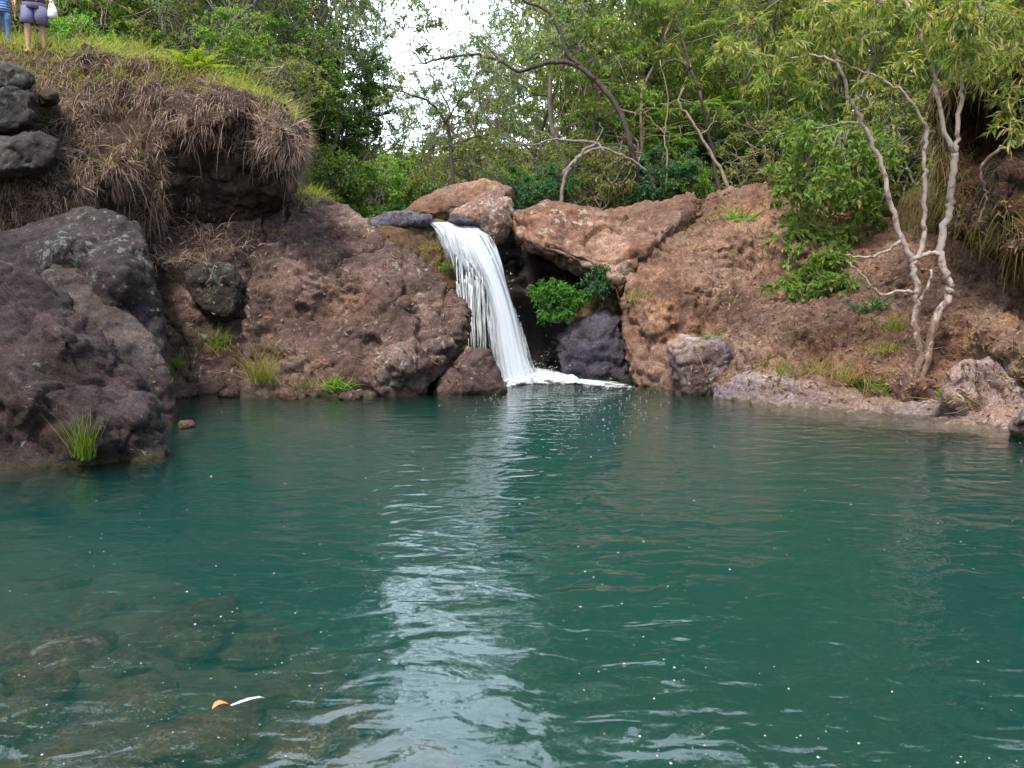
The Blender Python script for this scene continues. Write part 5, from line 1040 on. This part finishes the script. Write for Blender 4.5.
cl = np.stack([fbm(p * 3.1 + o_, 2) for o_ in (3, 33, 63)], 1) * 3.0
mb = MB(); d = unit(nr * .8 + cl * .8 + rng.normal(0, .7, p.shape) + np.array([0.05, -.3, 0.1])); ln = rng.uniform(.07, .34, len(p)) * np.clip(1 + 1.2 * fbm(p * 1.9 + 21, 2), .4, 1.7)
for dr, sel in ((0.5, 0), (1.3, 1), (2.2, 2)):
    m_ = (np.arange(len(p)) % 3) == sel; mb.blades((p - nr * .03)[m_], d[m_], ln[m_], .0075, dr, rng, 4)
# long straggling stalks
k = rng.choice(len(p), 800); mb.blades(p[k], unit(nr[k] + rng.normal(0, .6, (800, 3))), rng.uniform(.4, .9, 800), .008, 2.2, rng, 6)
tag(mb.build("dry_grass", L['dry']), "dry pinkish grass hanging over the left earth bank", "dry grass", kind="stuff")
mb = MB(); n = 2200; k = rng.choice(len(p), n); sel = (px[k] < 150) | (rng.rand(n) < .15); k = k[sel]; mb.blades(p[k], unit(nr[k] * .6 + rng.normal(0, .5, (len(k), 3)) + np.array([0, 0, .6])), rng.uniform(.2, .5, len(k)), .011, 1.2, rng, 4)
tag(mb.build("green_grass", L['grass']), "scattered green stalks among the dry grass of the left bank", "grass", kind="stuff")
# ridge grass on the bank's top and the ground behind it
pts = []
for k in range(16000):
    x = rng.uniform(-10.5, -3.6); y = rng.uniform(15.1, 20.5)
    if x > -3.6 - .0: continue
    pts.append((x, y))
pts = np.array(pts); z = np.array([ground_z(a, b_) for a, b_ in pts]); p = np.concatenate([pts, z[:, None]], 1); ok = z > 3.2; p = p[ok]; n = len(p)
mb = MB(); mb.blades(p - np.array([0, 0, .02]), np.stack([rng.normal(.15, .4, n), rng.normal(-.1, .4, n), np.ones(n)], 1), rng.uniform(.12, .42, n), .012, .9, rng, 3)
tag(mb.build("ridge_grass", L['grass']), "yellow green grass along the top of the left bank", "grass", kind="stuff")
# slope behind the left boulders
mw_ = np.array(over_r.location); vb, tb = surf_arrays(over_r.data); vb = vb + mw_
p, nr = sample_surface(vb, tb, 60000, rng); keep = (nr[:, 1] < .4) & (fbm(p * 1.4 + 8, 3) > -.02); p = p[keep]; nr = nr[keep]; k = rng.permutation(len(p))[:9000]; p = p[k]; nr = nr[k]
mb = MB(); mb.blades(p - nr * .03, unit(nr * .8 + rng.normal(0, .4, p.shape) + np.array([-.2, -.3, 0])), rng.uniform(.2, .7, len(p)), .010, 2.2, rng, 5)
tag(mb.build("hanging_grass", L['hang']), "brown and olive grass hanging from the right overhanging bank", "grass", kind="stuff")
mb = MB(); q = []
for k in range(1500):
    h = hit_px(rng.normal(922, 22), rng.uniform(120, 228))
    if h: q.append(h[0])
q = np.array(q); n = len(q); mb.blades(q, unit(np.stack([rng.normal(-.1, .4, n), rng.normal(-.6, .3, n), rng.normal(.2, .4, n)], 1)), rng.uniform(.3, .9, n), .011, 2.4, rng, 5)
tag(mb.build("hanging_grass", L['hang']), "olive grass hanging behind the white stems on the right", "grass", kind="stuff")
# leaf litter and low growth on the wooded ground
mb = MB(); n = 9000; x = rng.uniform(-12, 14, n); y = rng.uniform(18.5, 34, n); z = terr_z(np.stack([x, y], 1)); ok = z > 2.6; x, y, z = x[ok], y[ok], z[ok]; n = len(x)
mb.leaves(np.stack([x, y, z + rng.uniform(.0, .5, n)], 1), rng.normal(size=(n, 3)), np.array([0, 0, 1.0]) + rng.normal(0, .6, (n, 3)), rng.uniform(.1, .28, n), rng.uniform(.05, .1, n))
tag(mb.build("undergrowth", L['dark'], None, False), "dark leafy undergrowth on the wooded ground", "undergrowth", kind="stuff")
# far wood: one mass
rng = np.random.RandomState(55); wood = MB(); fol = MB()
for k in range(92):
    x = rng.uniform(-38, 40); y = rng.uniform(33, 52); a = x / y
    z = float(terr_z([(x, y)])[0]); H = rng.uniform(9, 14)
    if -0.25 < a < 0.0: H = max(1.5, 1.7 + y * 0.12 - z)
    elif a < 0.07 and a > 0: H = max(2.5, 1.7 + y * 0.26 - z)
    wood.tube([(x, y, z - .3), (x + rng.normal(0, .4), y, z + H * .5), (x + rng.normal(0, .6), y, z + H * .85)], [.22, .14, .05], 6)
    for c in range(44):
        pc = np.array([x, y, z + H * .55]) + unit(rng.normal(size=3)) * rng.uniform(.4, 1) * np.array([3.2, 3.0, H * .5]); m = 46
        fol.leaves(pc + rng.normal(0, .55, (m, 3)), rng.normal(size=(m, 3)), np.array([0, 0, 1.0]) + rng.normal(0, .6, (m, 3)), rng.uniform(.25, .5, m), rng.uniform(.12, .2, m))
w = empty("far_woodland"); wood.build("trunks", B['dark'], w); fol.build("foliage", L['far'], w, False); tag(w, "distant wood closing the view behind the trees", "wood", kind="stuff")
